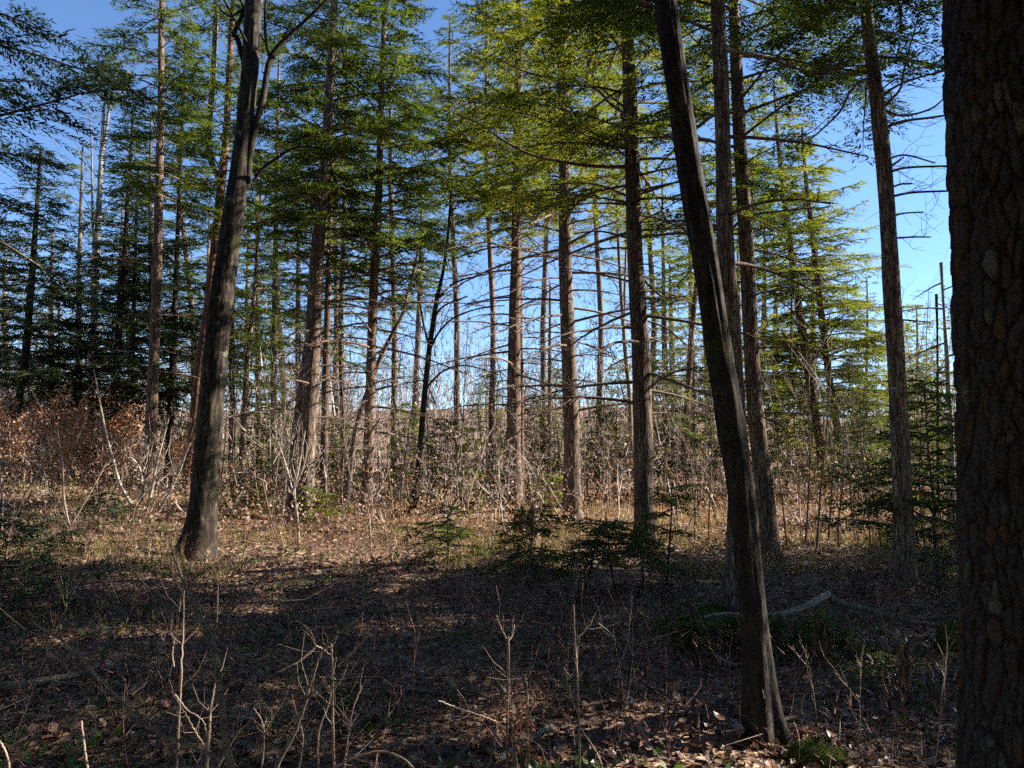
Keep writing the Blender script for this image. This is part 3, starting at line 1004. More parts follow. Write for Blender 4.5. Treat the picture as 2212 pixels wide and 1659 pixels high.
tree("hemlock_tree", "thin trunk hidden close behind the bristling centre trunk",
    [(1100, 1126, 14), (900, 1126, 12), (700, 1124, 10)], "red_bark", d=19.5, height=11, sides=12, rings=80, seed=11, group=G, dead=[(1.5, 8, 26, 0.5, 1.8)],
    crown=dict(h0=7.5, L0=1.6, n=42))
tree("hemlock_tree", "slender trunk with dense brown dead twigs between twin-stemmed tree and bare black tree",
    [(1115, 790, 27), (1086, 792, 24), (886, 799, 21), (753, 802, 20), (620, 807, 19), (420, 818, 15), (200, 824, 12)],
    "hemlock_bark", height=17, sides=22, rings=200, ridge=0.09, seed=12, group=G,
    crown=dict(h0=5.4, L0=3.1, n=117), dead=[(1.8, 6.6, 40, 0.8, 3.0)])

# --- twin-stemmed tree left of centre
root, path, rad, base, rng = tree("hemlock_tree", "stout twin-stemmed tree left of centre, its stems joining above head height",
    [(1125, 656, 44), (1086, 659, 34), (953, 665, 34), (819, 673, 34), (686, 677, 31), (553, 683, 28), (500, 690, 26), (366, 702, 21), (150, 714, 17)],
    "hemlock_bark", height=20, sides=24, rings=190, ridge=0.09, seed=13, group=G,
    crown=dict(h0=6.0, L0=3.4, n=125), dead=[(2.2, 6.6, 26, 0.6, 2.6)])
d11 = base[1]
p2, r2 = trunk_path([(1122, 631, 34), (1086, 633, 28), (953, 642, 27), (836, 654, 22), (760, 672, 16)], d11 + 0.25, 4.0, 0, rng)
build_trunk(p2[p2[:, 2] < 4.2], r2[p2[:, 2] < 4.2], M["hemlock_bark"], root, base, 24, 120, 0.09, 0.5, 77, name="second_stem")
for spec in ([(688, 440, 9), (660, 425, 8), (620, 418, 6), (590, 405, 5), (575, 395, 4)], [(690, 432, 8), (700, 400, 6), (705, 350, 5), (716, 320, 4)]):
    pixel_limb(root, base, spec, d11, "white_wood", "limb", depth_to=-0.6, twigs=3, rng=rng)

# --- large dark maple on the left with forked limb
root, path, rad, base, rng = tree("maple_tree", "large dark maple on the left, forking high up, its lower right flank sunlit",
    [(1200, 423, 72), (1150, 432, 62), (1086, 440, 56), (953, 450, 53), (819, 461, 51), (686, 473, 50), (533, 495, 44), (400, 515, 40), (266, 528, 37), (133, 542, 37), (0, 548, 36)],
    "maple_bark", height=16, sides=44, rings=320, ridge=0.10, flare=0.45, seed=14, group=G)
D12 = base[1]
for spec, tw in (([(515, 425, 16), (533, 395, 16), (540, 333, 15), (553, 266, 14), (567, 216, 14), (578, 150, 14), (587, 122, 13), (606, 95, 11), (640, 62, 8), (700, 5, 6), (760, -60, 4)], 8),
                 ([(585, 128, 8), (576, 95, 7), (572, 50, 6), (575, -20, 5)], 6),
                 ([(548, 390, 7), (570, 362, 6), (600, 340, 6), (640, 318, 5), (690, 320, 4), (730, 335, 3)], 6),
                 ([(540, 200, 8), (515, 90, 12), (505, 75, 10), (520, 40, 9), (527, 15, 8)], 4),
                 ([(525, 20, 5), (500, 35, 5), (480, 25, 4), (470, 10, 3)], 3),
                 ([(572, 90, 5), (545, 45, 4), (518, 0, 4)], 3)):
    pixel_limb(root, base, spec, D12, "dark_bark", "limb", depth_to=rng.uniform(-0.6, 0.2), twigs=tw, rng=rng)
for k in range(10):
    dead_branch(root, base, pos_at(path, 8 + k * 0.75), rng.uniform(0, 6.28), rng.uniform(1.5, 3.5), 0.025, rng, 0.6, 0.1, 12, name="limb", mat="dark_bark")

# --- reddish trunk tucked behind it
root, path, rad, base, rng = tree("hemlock_tree", "reddish trunk tucked behind the large dark maple, sending up one curved side stem",
    [(1085, 401, 28), (1055, 404, 25), (953, 416, 22), (819, 429, 22), (686, 447, 19), (553, 462, 18), (400, 478, 17), (300, 488, 15), (100, 498, 12)],
    "red_bark", d=20.2, height=19, sides=24, rings=200, ridge=0.09, seed=15, group=G, crown=dict(h0=8.0, L0=2.8, n=87), dead=[(3, 8, 10, 0.5, 1.6)])
pixel_limb(root, base, [(478, 392, 14), (458, 355, 13), (450, 300, 13), (455, 233, 12), (460, 167, 12), (465, 67, 11), (467, -20, 10), (470, -120, 7)], base[1], "hemlock_bark", "side_stem", sides=10)

tree("hemlock_tree", "slim pale-sided trunk in sunlight rising above the coppery shrubs",
    [(1088, 317, 30), (1055, 320, 26), (953, 325, 25), (819, 330, 22), (686, 336, 20), (553, 340, 19), (333, 345, 16), (233, 348, 14), (100, 348, 12)],
    "hemlock_bark", height=19, sides=22, rings=200, ridge=0.07, seed=16, group=G, crown=dict(h0=7.6, L0=2.6, n=98), dead=[(3.5, 8.2, 18, 0.5, 1.8)])

# --- smaller trees between
tree("hemlock_tree", "thin young hemlock standing between the dark maple and the twin-stemmed tree",
    [(1062, 519, 13), (886, 528, 12), (786, 533, 11), (653, 548, 9)], "hemlock_bark", height=11, sides=14, rings=90, seed=17, group=G,
    crown=dict(h0=3.6, L0=2.0, n=83, dens=0.9), dead=[(1.2, 3.8, 8, 0.4, 1.3)])
tree("hemlock_tree", "thin shaded trunk close behind the twin-stemmed tree on its right",
    [(1040, 698, 18), (986, 700, 16), (753, 705, 15), (650, 708, 13)], "hemlock_bark", d=21, height=14, sides=16, rings=100, seed=18, group=G,
    crown=dict(h0=7.0, L0=2.6, n=83), dead=[(1.6, 5, 10, 0.4, 1.5)])
tree("spruce_tree", "dark dense spruce at the far left with its pointed top below blue sky",
    [(870, 40, 16), (800, 52, 15), (690, 62, 15), (553, 72, 12), (400, 90, 5)], "dark_bark", d=21, height=10.4, sides=14, rings=90, seed=19, group=G,
    crown=dict(h0=3.2, L0=2.3, n=133, leaf="spruce_and_shaded_leaf", low=0.9, droop=0.3))
tree("spruce_tree", "dark dense spruce standing just right of the pale bare aspen",
    [(830, 250, 15), (720, 256, 14), (600, 265, 12), (400, 278, 7)], "dark_bark", d=22, height=12.0, sides=14, rings=90, seed=20, group=G,
    crown=dict(h0=2.8, L0=2.5, n=151, leaf="spruce_and_shaded_leaf", low=0.9, droop=0.3))
tree("spruce_tree", "narrow dark spruce close to the slim pale-sided trunk",
    [(880, 285, 9), (620, 290, 8), (450, 296, 6)], "dark_bark", d=24, height=11.0, sides=12, rings=80, seed=21, group=G,
    crown=dict(h0=2.2, L0=2.0, n=121, leaf="spruce_and_shaded_leaf", low=0.9, droop=0.3))
tree("hemlock_tree", "shadowy hemlock between the slim pale-sided trunk and the reddish trunk",
    [(900, 368, 14), (700, 376, 12), (500, 384, 9)], "dark_bark", d=23, height=15, sides=12, rings=80, seed=22, group=G,
    crown=dict(h0=3.0, L0=2.6, n=121, leaf="spruce_and_shaded_leaf"))
tree("hemlock_tree", "sunlit yellow-green hemlock at the extreme left edge behind the spruce",
    [(900, -60, 16), (500, -40, 12)], "red_bark", d=27, height=11, sides=12, rings=80, seed=23, group=G, crown=dict(h0=2.0, L0=3.0, n=105, leaf="sunlit_leaf"))

# leaning golden pair on the right
tree("hemlock_tree", "leaning trunk carrying golden-green boughs, left one of the slender leaning pair at right",
    [(1045, 1786, 21), (953, 1771, 19), (819, 1749, 18), (686, 1728, 17), (586, 1714, 15), (400, 1690, 11)], "red_bark", d=27.0, height=15.6, sides=18, rings=140, seed=24, group=G,
    crown=dict(h0=3.2, L0=4.4, n=129, leaf="sunlit_leaf", shape=0.75), dead=[(1.4, 3, 6, 0.4, 1.2)])
tree("hemlock_tree", "leaning grey trunk under golden-green boughs, right one of the slender leaning pair at right",
    [(1095, 1822, 18), (1086, 1820, 17), (953, 1813, 15), (819, 1791, 14), (686, 1775, 14), (586, 1765, 13), (400, 1742, 9)], "hemlock_bark", d=26.0, height=13.4, sides=18, rings=140, seed=25, group=G,
    crown=dict(h0=3.0, L0=3.8, n=113, leaf="sunlit_leaf", shape=0.75), dead=[(1.2, 3, 6, 0.4, 1.2)])
tree("hemlock_tree", "reddish crooked trunk with shaggy strands between centre-right trunk and crossing pair",
    [(1020, 1478, 14), (920, 1481, 14), (820, 1488, 13), (720, 1494, 12), (653, 1500, 11), (560, 1508, 8)], "red_bark", d=22, height=10, sides=14, rings=100, seed=26, group=G,
    crown=dict(h0=6.0, L0=1.6, n=49), dead=[(1.0, 4, 8, 0.3, 1.0)], ridge=0.2)
tree("dead_tree", "weathered shaggy grey trunk against sky, close by the thick near trunk",
    [(1100, 2056, 17), (986, 2054, 14), (886, 2051, 12), (753, 2044, 9), (660, 2038, 5)], "white_wood", d=14, height=5.2, sides=14, rings=110, seed=27, group=G, dead=[(1.5, 5.0, 14, 0.3, 1.3)], ridge=0.22)
tree("dead_tree", "very thin dark pole next to the weathered shaggy grey trunk",
    [(1000, 2026, 7), (886, 2026, 6), (730, 2025, 4)], "dark_bark", d=16, height=5.0, sides=10, rings=60, seed=28, group=G, dead=[(1.5, 4.8, 9, 0.3, 1.0)])

# bare broadleaf trees
def bare_tree(label, spec, mat, d, height, limbs=(), seed=0, twig="limb_wood", n=14, L=(0.8, 2.2), h_lo=2.5, name="bare_tree", elev=0.75, tw=8):
    root, path, rad, base, rng = tree(name, label, spec, mat, d=d, height=height, sides=14, rings=110, seed=seed, group=G)
    for spec_ in limbs:
        pixel_limb(root, base, spec_, d if d else base[1], mat, "limb", depth_to=rng.uniform(-0.7, 0.7), twigs=6, rng=rng)
    for k in range(n):
        h = h_lo + (height - h_lo) * (k + rng.random()) / n
        q = (h - h_lo) / (height - h_lo)
        dead_branch(root, base, pos_at(path, h), rng.uniform(0, 6.28), rng.uniform(*L) * (1.1 - 0.7 * q), 0.012 * (1.1 - q * 0.6), rng, rng.normal(elev, 0.2), 0.1, tw, mat=twig, name="limb", kink=0.09)
    return root


bare_tree("bare black-stemmed young tree left of the centre pair, forking upward", [(1005, 905, 14), (986, 908, 13), (886, 914, 13), (753, 927, 12), (642, 944, 10), (590, 957, 7)], "dark_bark", 19, 8.4,
          [[(922, 790, 6), (935, 740, 5), (975, 690, 4), (1040, 665, 3), (1090, 660, 2)], [(928, 750, 6), (915, 700, 5), (905, 640, 4), (898, 590, 3)], [(935, 690, 5), (960, 660, 4), (1010, 640, 3)],
           [(918, 840, 5), (960, 800, 4), (1010, 790, 3), (1080, 810, 2)], [(940, 650, 5), (985, 610, 4), (1060, 590, 3)]], seed=41, n=10, h_lo=4.0)
bare_tree("leaning thin dark stem crossing diagonally behind the slender dead-twigged trunk", [(986, 760, 11), (920, 770, 11), (863, 787, 10), (760, 827, 10), (680, 870, 8), (636, 880, 7)], "hemlock_bark", 21, 7.5, seed=42, n=8, h_lo=3.6)
bare_tree("pale grey bare aspen with upright forked stems against blue sky at left", [(870, 196, 14), (777, 200, 14), (597, 208, 13), (500, 211, 12), (400, 216, 11), (333, 214, 8), (266, 208, 5), (167, 207, 2)], "pale_bark", 24, 13.2,
          [[(214, 345, 7), (227, 300, 6), (240, 200, 4), (253, 130, 1)], [(205, 560, 5), (200, 466, 5), (197, 300, 3), (190, 220, 1)], [(222, 315, 4), (225, 230, 3), (224, 145, 1)], [(240, 240, 3), (262, 190, 2), (275, 140, 1)]],
          seed=43, twig="pale_bark", n=16, h_lo=7, L=(0.7, 1.8), name="aspen_tree", elev=1.0, tw=10)
bare_tree("thin double grey stem immediately left of the furrowed centre-right trunk", [(1000, 1366, 10), (936, 1363, 10), (853, 1360, 9), (753, 1350, 9), (653, 1343, 8), (553, 1337, 7), (480, 1334, 5)], "grey_bark", 20, 9.2,
          [[(1347, 720, 6), (1349, 640, 6), (1352, 553, 5), (1353, 480, 3)]], seed=44, n=10, h_lo=3.5)
bare_tree("thin pole midway inside the centre pair of trunks", [(1030, 1186, 9), (900, 1187, 9), (753, 1188, 8), (640, 1190, 6)], "grey_bark", 22, 6.6, seed=45, n=12, h_lo=2)

# hemlocks and bare trees further back
LM = [(-1500, "left picture edge"), (55, "dark far-left spruce"), (205, "pale aspen"), (320, "slim pale-sided trunk"), (450, "large dark maple"), (660, "twin-stemmed tree"), (800, "slender dead-twigged trunk"),
      (918, "bare black-stemmed tree"), (1112, "bristling centre trunk"), (1232, "golden-crowned centre trunk"), (1385, "furrowed centre-right trunk"), (1580, "crossing pair"), (1760, "golden leaning pair"), (1935, "stub-branched trunk"), (2140, "thick near trunk"), (3500, "right picture edge")]
USED = {}


def between(u, look):
    k = max(i for i in range(len(LM)) if LM[i][0] <= u)
    a, b = LM[k][1], LM[k + 1][1]
    if a == "left picture edge":
        t = "%s seen left of the %s" % (look, b)
    elif b == "right picture edge":
        t = "%s beyond the %s" % (look, a)
    else:
        t = "%s, between %s and %s" % (look, a, b)
    n = USED.get(t, 0) + 1
    USED[t] = n
    if n > 1:
        t = t.replace(look, ("another ", "third ", "fourth ", "fifth ", "sixth ", "seventh ", "eighth ", "ninth ")[min(n - 2, 7)] + look)
    return t


FAR_HEMLOCKS = [(500, 29, 15, 4), (590, 26, 17, 4), (745, 27, 18, 4.5), (850, 28, 18, 7), (985, 30, 20, 10), (1060, 26, 18, 9), (1175, 32, 20, 10.5), (1290, 34, 21, 10), (1440, 37, 16, 4), (1545, 39, 17, 5),
                (1640, 38, 15, 3.5), (1700, 36, 12, 2.5), (1870, 40, 11, 2.5), (1985, 38, 9, 2), (130, 32, 9, 2.5), (420, 32, 16, 4), (645, 34, 16, 3.5), (330, 29, 15, 3.0), (170, 27, 13, 3.0), (890, 36, 16, 9), (1400, 40, 19, 8), (1500, 43, 17, 5),
                (250, 36, 14, 3), (720, 38, 18, 6), (560, 38, 17, 4), (60, 36, 12, 2.5), (1750, 46, 13, 2), (1600, 48, 16, 3), (20, 40, 13, 1.5), (110, 44, 15, 1.5), (210, 42, 15, 1.5), (290, 46, 17, 1.5), (370, 40, 16, 2), (450, 46, 17, 2), (530, 44, 16, 2), (620, 48, 17, 2.5), (700, 46, 15, 2.5), (1460, 50, 15, 2), (1530, 52, 14, 2), (1680, 52, 15, 2), (1940, 48, 10, 1.5)]
for k, (u, d, H, h0) in enumerate(FAR_HEMLOCKS):
    lit_side = u > 1000  # right-hand trees get the leaf colour with sunlight painted in
    tree("hemlock_tree", between(u, "distant %s hemlock" % ("sunlit" if lit_side else "shaded")), [(1060, u, 15 if H > 12 else 9), (700, u + RNG.normal(0, 8), 12 if H > 12 else 5), (400, u + RNG.normal(0, 12), 10 if H > 12 else 3)], "hemlock_bark", d=d, height=H, sides=10, rings=60, seed=100 + k,
         group="hemlocks further back", crown=dict(h0=h0, L0=3.1 if H > 10 else 2.2, n=58 if d < 35 else 40, leaf="sunlit_leaf" if lit_side else "hemlock_leaf"), dead=[(1.5, h0, 8, 0.5, 1.6)])

# understorey conifers
YOUNG = [(2030, 1255, 2.5, 1.15, "bushy little green fir at the foot of the stub-branched trunk", "hemlock_leaf"), (970, 1215, 0.75, 0.62, "low bushy hemlock seedling left of the rotten stump", "hemlock_leaf"),
         (1150, 1240, 0.85, 0.6, "dark hemlock seedling directly before the rotten stump", "hemlock_leaf"), (1015, 1105, 1.1, 0.7, "sunlit yellow-green seedling left of the bristling centre trunk", "sunlit_leaf"),
         (1190, 1120, 1.0, 0.7, "sunlit yellow-green seedling between the centre pair of trunks", "sunlit_leaf"), (225, 1140, 0.75, 0.5, "tiny dark spruce on sunlit ground near the pale forked shrub", "spruce_and_shaded_leaf"),
         (50, 1330, 0.5, 0.75, "low dark hemlock bush in shade at the left edge", "spruce_and_shaded_leaf"), (10, 1230, 0.7, 0.8, "shaded hemlock bush behind the low one at the left edge", "spruce_and_shaded_leaf"),
         (690, 1130, 0.7, 0.5, "small bright seedling at the foot of the twin-stemmed tree", "sunlit_leaf"), (540, 1095, 0.6, 0.7, "low bright seedling right of the dark maple's foot", "sunlit_leaf"),
         (1700, 1075, 4.2, 1.6, "young green hemlock right of the crossing pair", "sunlit_leaf"), (1870, 1090, 3.6, 1.5, "young green hemlock between leaning pair and stub-branched trunk", "hemlock_leaf"),
         (2000, 1130, 3.4, 1.4, "young green hemlock behind the little fir", "hemlock_leaf"), (1440, 1085, 4.6, 1.5, "young dark hemlock right of the furrowed centre-right trunk", "hemlock_leaf"),
         (1720, 1400, 0.22, 0.4, "ground-hugging hemlock sprig beside the leaning blackish trunk", "hemlock_leaf"), (1520, 1400, 0.2, 0.38, "ground-hugging hemlock sprig left of the leaning blackish trunk", "hemlock_leaf"),
         (560, 905, 3.4, 1.3, "young hemlock on the rise beyond the maple", "hemlock_leaf"), (120, 1010, 2.6, 1.0, "young hemlock among the coppery shrubs", "hemlock_leaf")]
for u_, d_, H_ in ((880, 27, 3.2), (960, 24, 2.6), (1045, 29, 4.6), (1150, 25, 3.4), (1205, 31, 5.0), (1290, 24, 3.0), (1330, 30, 5.2), (1420, 27, 4.8), (1500, 25, 4.4), (1545, 31, 6.0), (1650, 23, 4.6), (1720, 28, 5.4), (1840, 24, 4.4), (1905, 30, 5.6), (1985, 23, 4.6), (2035, 27, 5.6), (730, 25, 2.6), (600, 27, 3.4)):
    YOUNG.append((u_, -d_, H_, 1.1 + 0.12 * H_, between(u_, "pale green young hemlock"), "sunlit_leaf"))
for k, (u, v, H, L0, lab, leaf) in enumerate(YOUNG):
    g = ground_hit(u, abs(v) if v > 0 else 1100)
    if v < 1000:
        g, _ = at(u, 1000, 24 if v > 0 else -v)
        g[2] = ground_z(g[0], g[1])
    rng = np.random.default_rng(300 + k)
    n = 26 if H > 2 else 18
    path = g + np.stack([np.cumsum(rng.normal(0, 0.006 * H, 12)), np.cumsum(rng.normal(0, 0.006 * H, 12)), np.linspace(-0.02, H, 12)], -1)
    root = empty("young_hemlock", g, lab, "sapling", "young conifers in the undergrowth")
    mb = MB(); tube(mb, path, np.linspace(0.012 + 0.006 * H, 0.003, 12), 7)
    mb.build("stem", [M["limb_wood"]], root, g)
    s0 = np.clip(g[1] / 11.5, 0.42, 2.5)
    mb = conifer_crown(path, H * (0.12 if H < 2 else 0.16), H, L0, int(n * (2.2 if H > 2 else 1.4)), rng, lod=s0, leaf=leaf, low=0.9, droop=0.25)
    mb.build("crown", [M["limb_wood"], M[leaf]], root, g)

# thin understorey saplings of hemlock: bare stems with a parasol of green
for k, (u, v, u2, v2, lab) in enumerate([(1330, 1290, 1308, 1105, "spindly hemlock sapling right of the rotten stump, leaning left under a green parasol"), (1262, 1285, 1298, 1120, "spindly hemlock sapling leaning right towards its green-topped neighbour"),
                                         (1390, 1270, 1385, 1130, "spindly dark sapling against the furrowed centre-right trunk"), (1440, 1262, 1452, 1040, "spindly dark sapling right of the furrowed centre-right trunk")]):
    g = ground_hit(u, v); rng = np.random.default_rng(350 + k)
    top, mpp = at(u2, v2, g[1])
    P = spline([g, (g + top) / 2 + rng.normal(0, 0.02, 3), top], 14)
    root = empty("young_hemlock", g, lab, "sapling", "young conifers in the undergrowth")
    mb = MB(); tube(mb, P, np.linspace(0.014, 0.006, 14), 7); mb.build("stem", [M["dark_bark"]], root, g)
    mb = MB()
    for j in range(16):
        q = rng.uniform(0.55, 1.0) if j > 3 else rng.uniform(0.3, 0.6)
        bough(mb, P[int(q * 13)], rng.uniform(0, 6.28), rng.uniform(0.2, 0.5), rng.normal(0.15, 0.25), 0.35, rng, 0.5, bare=0.1)
    mb.build("crown", [M["limb_wood"], M["hemlock_leaf"]], root, g)

# tall hemlocks beyond the edges of the view: they shade the foreground
SHADE = [(14.4, 11.4), (19.0, 13.4), (21.2, 10.6), (16.2, 9.4), (8.6, 6.3), (10.2, 8.6), (11.8, 10.6), (13.0, 12.2), (15.2, 10.4), (17.0, 13.6), (13.6, 4.2), (19.2, 11.4), (9.6, 2.0), (13.2, 0.6), (17.6, 3.4), (21.5, 7.6), (23.5, 12.0),
         (8.2, -2.6), (12.6, -4.0), (17.5, -2.5), (22.0, 1.5)]
BEHIND = [(-8.8, 3.2), (-6.8, 1.0), (3.8, -1.8), (-3.4, -2.2), (0.4, -2.6), (6.4, -1.2), (-11.0, 5.2), (-7.0, -4.5), (3.0, -7.5), (7.5, -4.5), (-10.5, 1.0), (-2.0, -7.4), (-5.5, -3.5), (-1.8, -5.2), (2.6, -4.4), (5.6, -6.5), (-9.0, -1.0), (-9.5, -6.0), (-4.5, -9.0), (0.5, -9.5), (5.0, -11.0), (-13.5, 2.5), (-14.0, -4.0), (-12.0, 7.5), (9.5, -8.5), (-16.5, 8.5)]  # unseen trees added to keep sky light off the near trunks
LEFT = [(-7.9, 9.2), (-11.5, 13.0), (-7.4, 5.6), (-17.0, 16.0)]
protos = []
for k in range(4):
    rng = np.random.default_rng(500 + k)
    path = np.stack([np.zeros(30), np.zeros(30), np.linspace(0, 18, 30)], -1); path[:, 0] += 0.2 * np.sin(path[:, 2] * 0.3 + k)
    rad = np.linspace(0.2, 0.03, 30)
    a = MB(); tube(a, path, rad, 14)
    b = conifer_crown(path, 3.6 if k < 3 else 3.0, 18, 3.3 if k < 3 else 3.6, 58 if k < 3 else 110, rng, lod=2.0, low=1.0)
    protos.append((a.mesh("trunk", [M["hemlock_bark"]]), b.mesh("crown", [M["limb_wood"], M["hemlock_leaf"]])))
for k, (x, y) in enumerate(SHADE + BEHIND):
    z = float(ground_z(x, y))
    if k < len(SHADE):
        root = empty("hemlock_tree", (x, y, z), "tall hemlock standing outside the view on the right, shading the foreground", "tree", "hemlocks outside the view on the right")
    else:
        root = empty("hemlock_tree", (x, y, z), "tall unseen hemlock added around the viewpoint to block sky light", "tree", "hemlocks added around the viewpoint")
    root.rotation_euler = (0, 0, k * 1.7)
    for nm, me in zip(("trunk", "crown"), protos[k % 3 if k < len(SHADE) else 3]):
        o = bpy.data.objects.new(nm, me); COL.objects.link(o); o.parent = root
for k, (x, y) in enumerate(LEFT):
    rng = np.random.default_rng(540 + k)
    z = float(ground_z(x, y)); b0 = np.array([x, y, z])
    path = b0 + np.stack([np.linspace(0, 0.4, 20), np.zeros(20), np.linspace(-0.05, 17, 20)], -1)
    root = empty("hemlock_tree", b0, ["hemlock just off the left edge, its dark boughs hanging in the upper corner", "hemlock further off the left edge, boughs above the spruce", "near hemlock off the left edge, hardly seen", "hemlock far off the left edge behind others"][k], "tree", "hemlocks outside the view on the left")
    a = MB(); tube(a, path, np.linspace(0.18, 0.03, 20), 14); a.build("trunk", [M["hemlock_bark"]], root, b0)
    conifer_crown(path, 4.6, 17, 3.6, 50, rng).build("crown", [M["limb_wood"], M["spruce_and_shaded_leaf" if k != 3 else "hemlock_leaf"]], root, b0)  # darker leaf colour carries the shade on these boughs

# ------------------------------------------------------------------ undergrowth
def xform_copies(mb, segs, xs, ys, sc, rot, mi=0, sides=3, rmul=1.0, lean=0.0, rng=RNG):
    p0, p1, r0, r1 = segs
    for x, y, s, a in zip(xs, ys, sc, rot):
        c, q = math.cos(a), math.sin(a)
        Rm = np.array([[c, q, 0], [-q, c, 0], [0, 0, 1]]) * s
        o = np.array([x, y, float(ground_z(x, y)) - 0.02])
        prisms(mb, p0 @ Rm + o, p1 @ Rm + o, r0 * rmul, r1 * rmul, mi, sides)


def build_thicket():
    rng = np.random.default_rng(61)
    mb = MB()

    def sprig(segs, x, y, sc, rot, thick, rmul, finest=0.008):
        """stems as prisms, finest twigs as slivers, a few clinging leaves"""
        p0, p1, r0, r1 = segs
        st = r0 > thick
        xform_copies(mb, tuple(a[st] for a in segs), x, y, sc, rot, rmul=rmul)
        for a, b, s_, t in zip(x, y, sc, rot):
            c, q = math.cos(t), math.sin(t)
            Rm = np.array([[c, q, 0], [-q, c, 0], [0, 0, 1]]) * s_
            o = np.array([a, b, float(ground_z(a, b)) - 0.02])
            A, B = p0[~st] @ Rm + o, p1[~st] @ Rm + o
            blades(mb, A, B - A, rng.normal(0, 1, A.shape), np.linalg.norm(B - A, axis=1) * 1.1, np.maximum(r0[~st] * 2.4 * rmul, finest), 0, tri=True)

    for k in range(16):
        segs = bare_segs(rng, rng.uniform(1.2, 2.8), 0.012, 3, 5, 0.75, 0.1, 0.14, 0.3)
        n = 33
        y = 12.5 + 22 * rng.random(n) ** 1.1; x = (rng.random(n) * 2 - 1) * (0.78 * y + 2)
        sprig(segs, x, y, rng.uniform(0.55, 1.25, n), rng.uniform(0, 6.28, n), 0.009, 1.35, 0.012)
    m = 50000
    y = 12.5 + 24 * rng.random(m); x = (rng.random(m) * 2 - 1) * (0.78 * y + 2)
    z = ground_z(x, y) + rng.exponential(0.42, m)
    P = np.stack([x, y, z], -1)
    blades(mb, P, rng.normal(0, 1, P.shape), rng.normal(0, 1, P.shape), rng.uniform(0.05, 0.10, m), rng.uniform(0.03, 0.06, m), 1, tri=True)
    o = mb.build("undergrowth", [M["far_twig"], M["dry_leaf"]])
    tag(o, "tangled bare brown brush filling the sunlit ground between the trunks", "brush", kind="stuff")
    mb = MB()
    for k in range(16):
        segs = bare_segs(rng, rng.uniform(3.5, 8.0), 0.034, 3, 5, 0.65, 0.15, 0.09, 0.08)
        n = 36
        y = rng.uniform(22, 46, n); x = (rng.random(n) * 2 - 1) * (0.76 * y + 3)
        sprig(segs, x, y, rng.uniform(0.7, 1.2, n), rng.uniform(0, 6.28, n), 0.03, 1.25, 0.021)
    for k in range(14):
        segs = bare_segs(rng, rng.uniform(4.5, 8.5), 0.06, 3, 4, 0.6, 0.15, 0.08, 0.06)
        n = 34
        y = rng.uniform(42, 110, n); x = (rng.random(n) * 2 - 1) * (0.74 * y + 3)
        sprig(segs, x, y, rng.uniform(0.7, 1.25, n), rng.uniform(0, 6.28, n), 0.055, 1.6, 0.05)
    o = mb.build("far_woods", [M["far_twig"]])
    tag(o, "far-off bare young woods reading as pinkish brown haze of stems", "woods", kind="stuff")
    # low reddish brush on the shaded foreground
    mb = MB()
    for k in range(10):
        segs = bare_segs(rng, rng.uniform(0.25, 0.5), 0.0026, 1, 6, 0.7, 0.15, 0.2, 0.4)
        n = 480
        x, y = wedge(n, 3.2, 15, rng, power=0.8)
        sprig(segs, x, y, rng.uniform(0.6, 1.3, n), rng.uniform(0, 6.28, n), 0.01, 1.25, 0.0046)
    o = mb.build("low_brush", [M["red_twig"]])
    tag(o, "knee-high tangle of reddish leafless twigs over the shaded leaf litter", "brush", kind="stuff")
    mb = MB()
    m = 42000
    y = 9.6 + 17 * rng.random(m) ** 1.2; x = (rng.random(m) * 2 - 1) * (0.76 * y + 1)
    keep = vnoise(x * 0.7 + 40, y * 0.7 + 40) > 0.36
    x, y = x[keep], y[keep]; m = len(x)
    P = np.stack([x, y, ground_z(x, y) + 0.01], -1)
    D = rng.normal(0, 0.45, P.shape) + UP
    blades(mb, P, D, rng.normal(0, 1, P.shape), rng.uniform(0.10, 0.38, m), rng.uniform(0.006, 0.014, m), 0, tri=True)
    o = mb.build("dry_grass", [M["dry_grass"]])
    tag(o, "sunlit straw-coloured and mossy green grass on the ground under the mid trunks", "grass", kind="stuff")
    mb = MB()
    x, y = wedge(1500, 3.2, 13, rng, power=0.8)
    a = rng.uniform(0, 6.28, len(x)); l = rng.uniform(0.06, 0.45, len(x))
    z = ground_z(x, y) + 0.03
    P0 = np.stack([x, y, z + rng.uniform(0, 0.05, len(x))], -1); P1 = np.stack([x + np.cos(a) * l, y + np.sin(a) * l, z + rng.uniform(0, 0.05, len(x))], -1)
    prisms(mb, P0, P1, rng.uniform(0.0015, 0.005, len(x)), 0.0012, 0, 3)
    tag(mb.build("fallen_twigs", [M["twig"]], FLOOR), kind="stuff")
    # small green ground plants
    mb = MB()
    x, y = wedge(2600, 3.4, 12, rng)
    keep = vnoise(x * 1.1 + 30, y * 1.1 + 30) > 0.6
    x, y = x[keep], y[keep]
    for a, b in zip(x, y):
        m = rng.integers(3, 8)
        az = rng.uniform(0, 6.28, m)
        D = np.stack([np.cos(az), np.sin(az), rng.uniform(0.2, 0.9, m)], -1)
        P = np.tile([a, b, float(ground_z(a, b)) + 0.04], (m, 1)) + D * 0.02
        blades(mb, P, D, np.tile(UP, (m, 1)) + rng.normal(0, 0.4, (m, 3)), rng.uniform(0.04, 0.10, m), rng.uniform(0.015, 0.04, m))
    o = mb.build("ground_cover", [M["herb"]])
    tag(o, "scattered small green herbs and fern sprigs in the leaf litter", "ground cover", kind="stuff")


build_thicket()


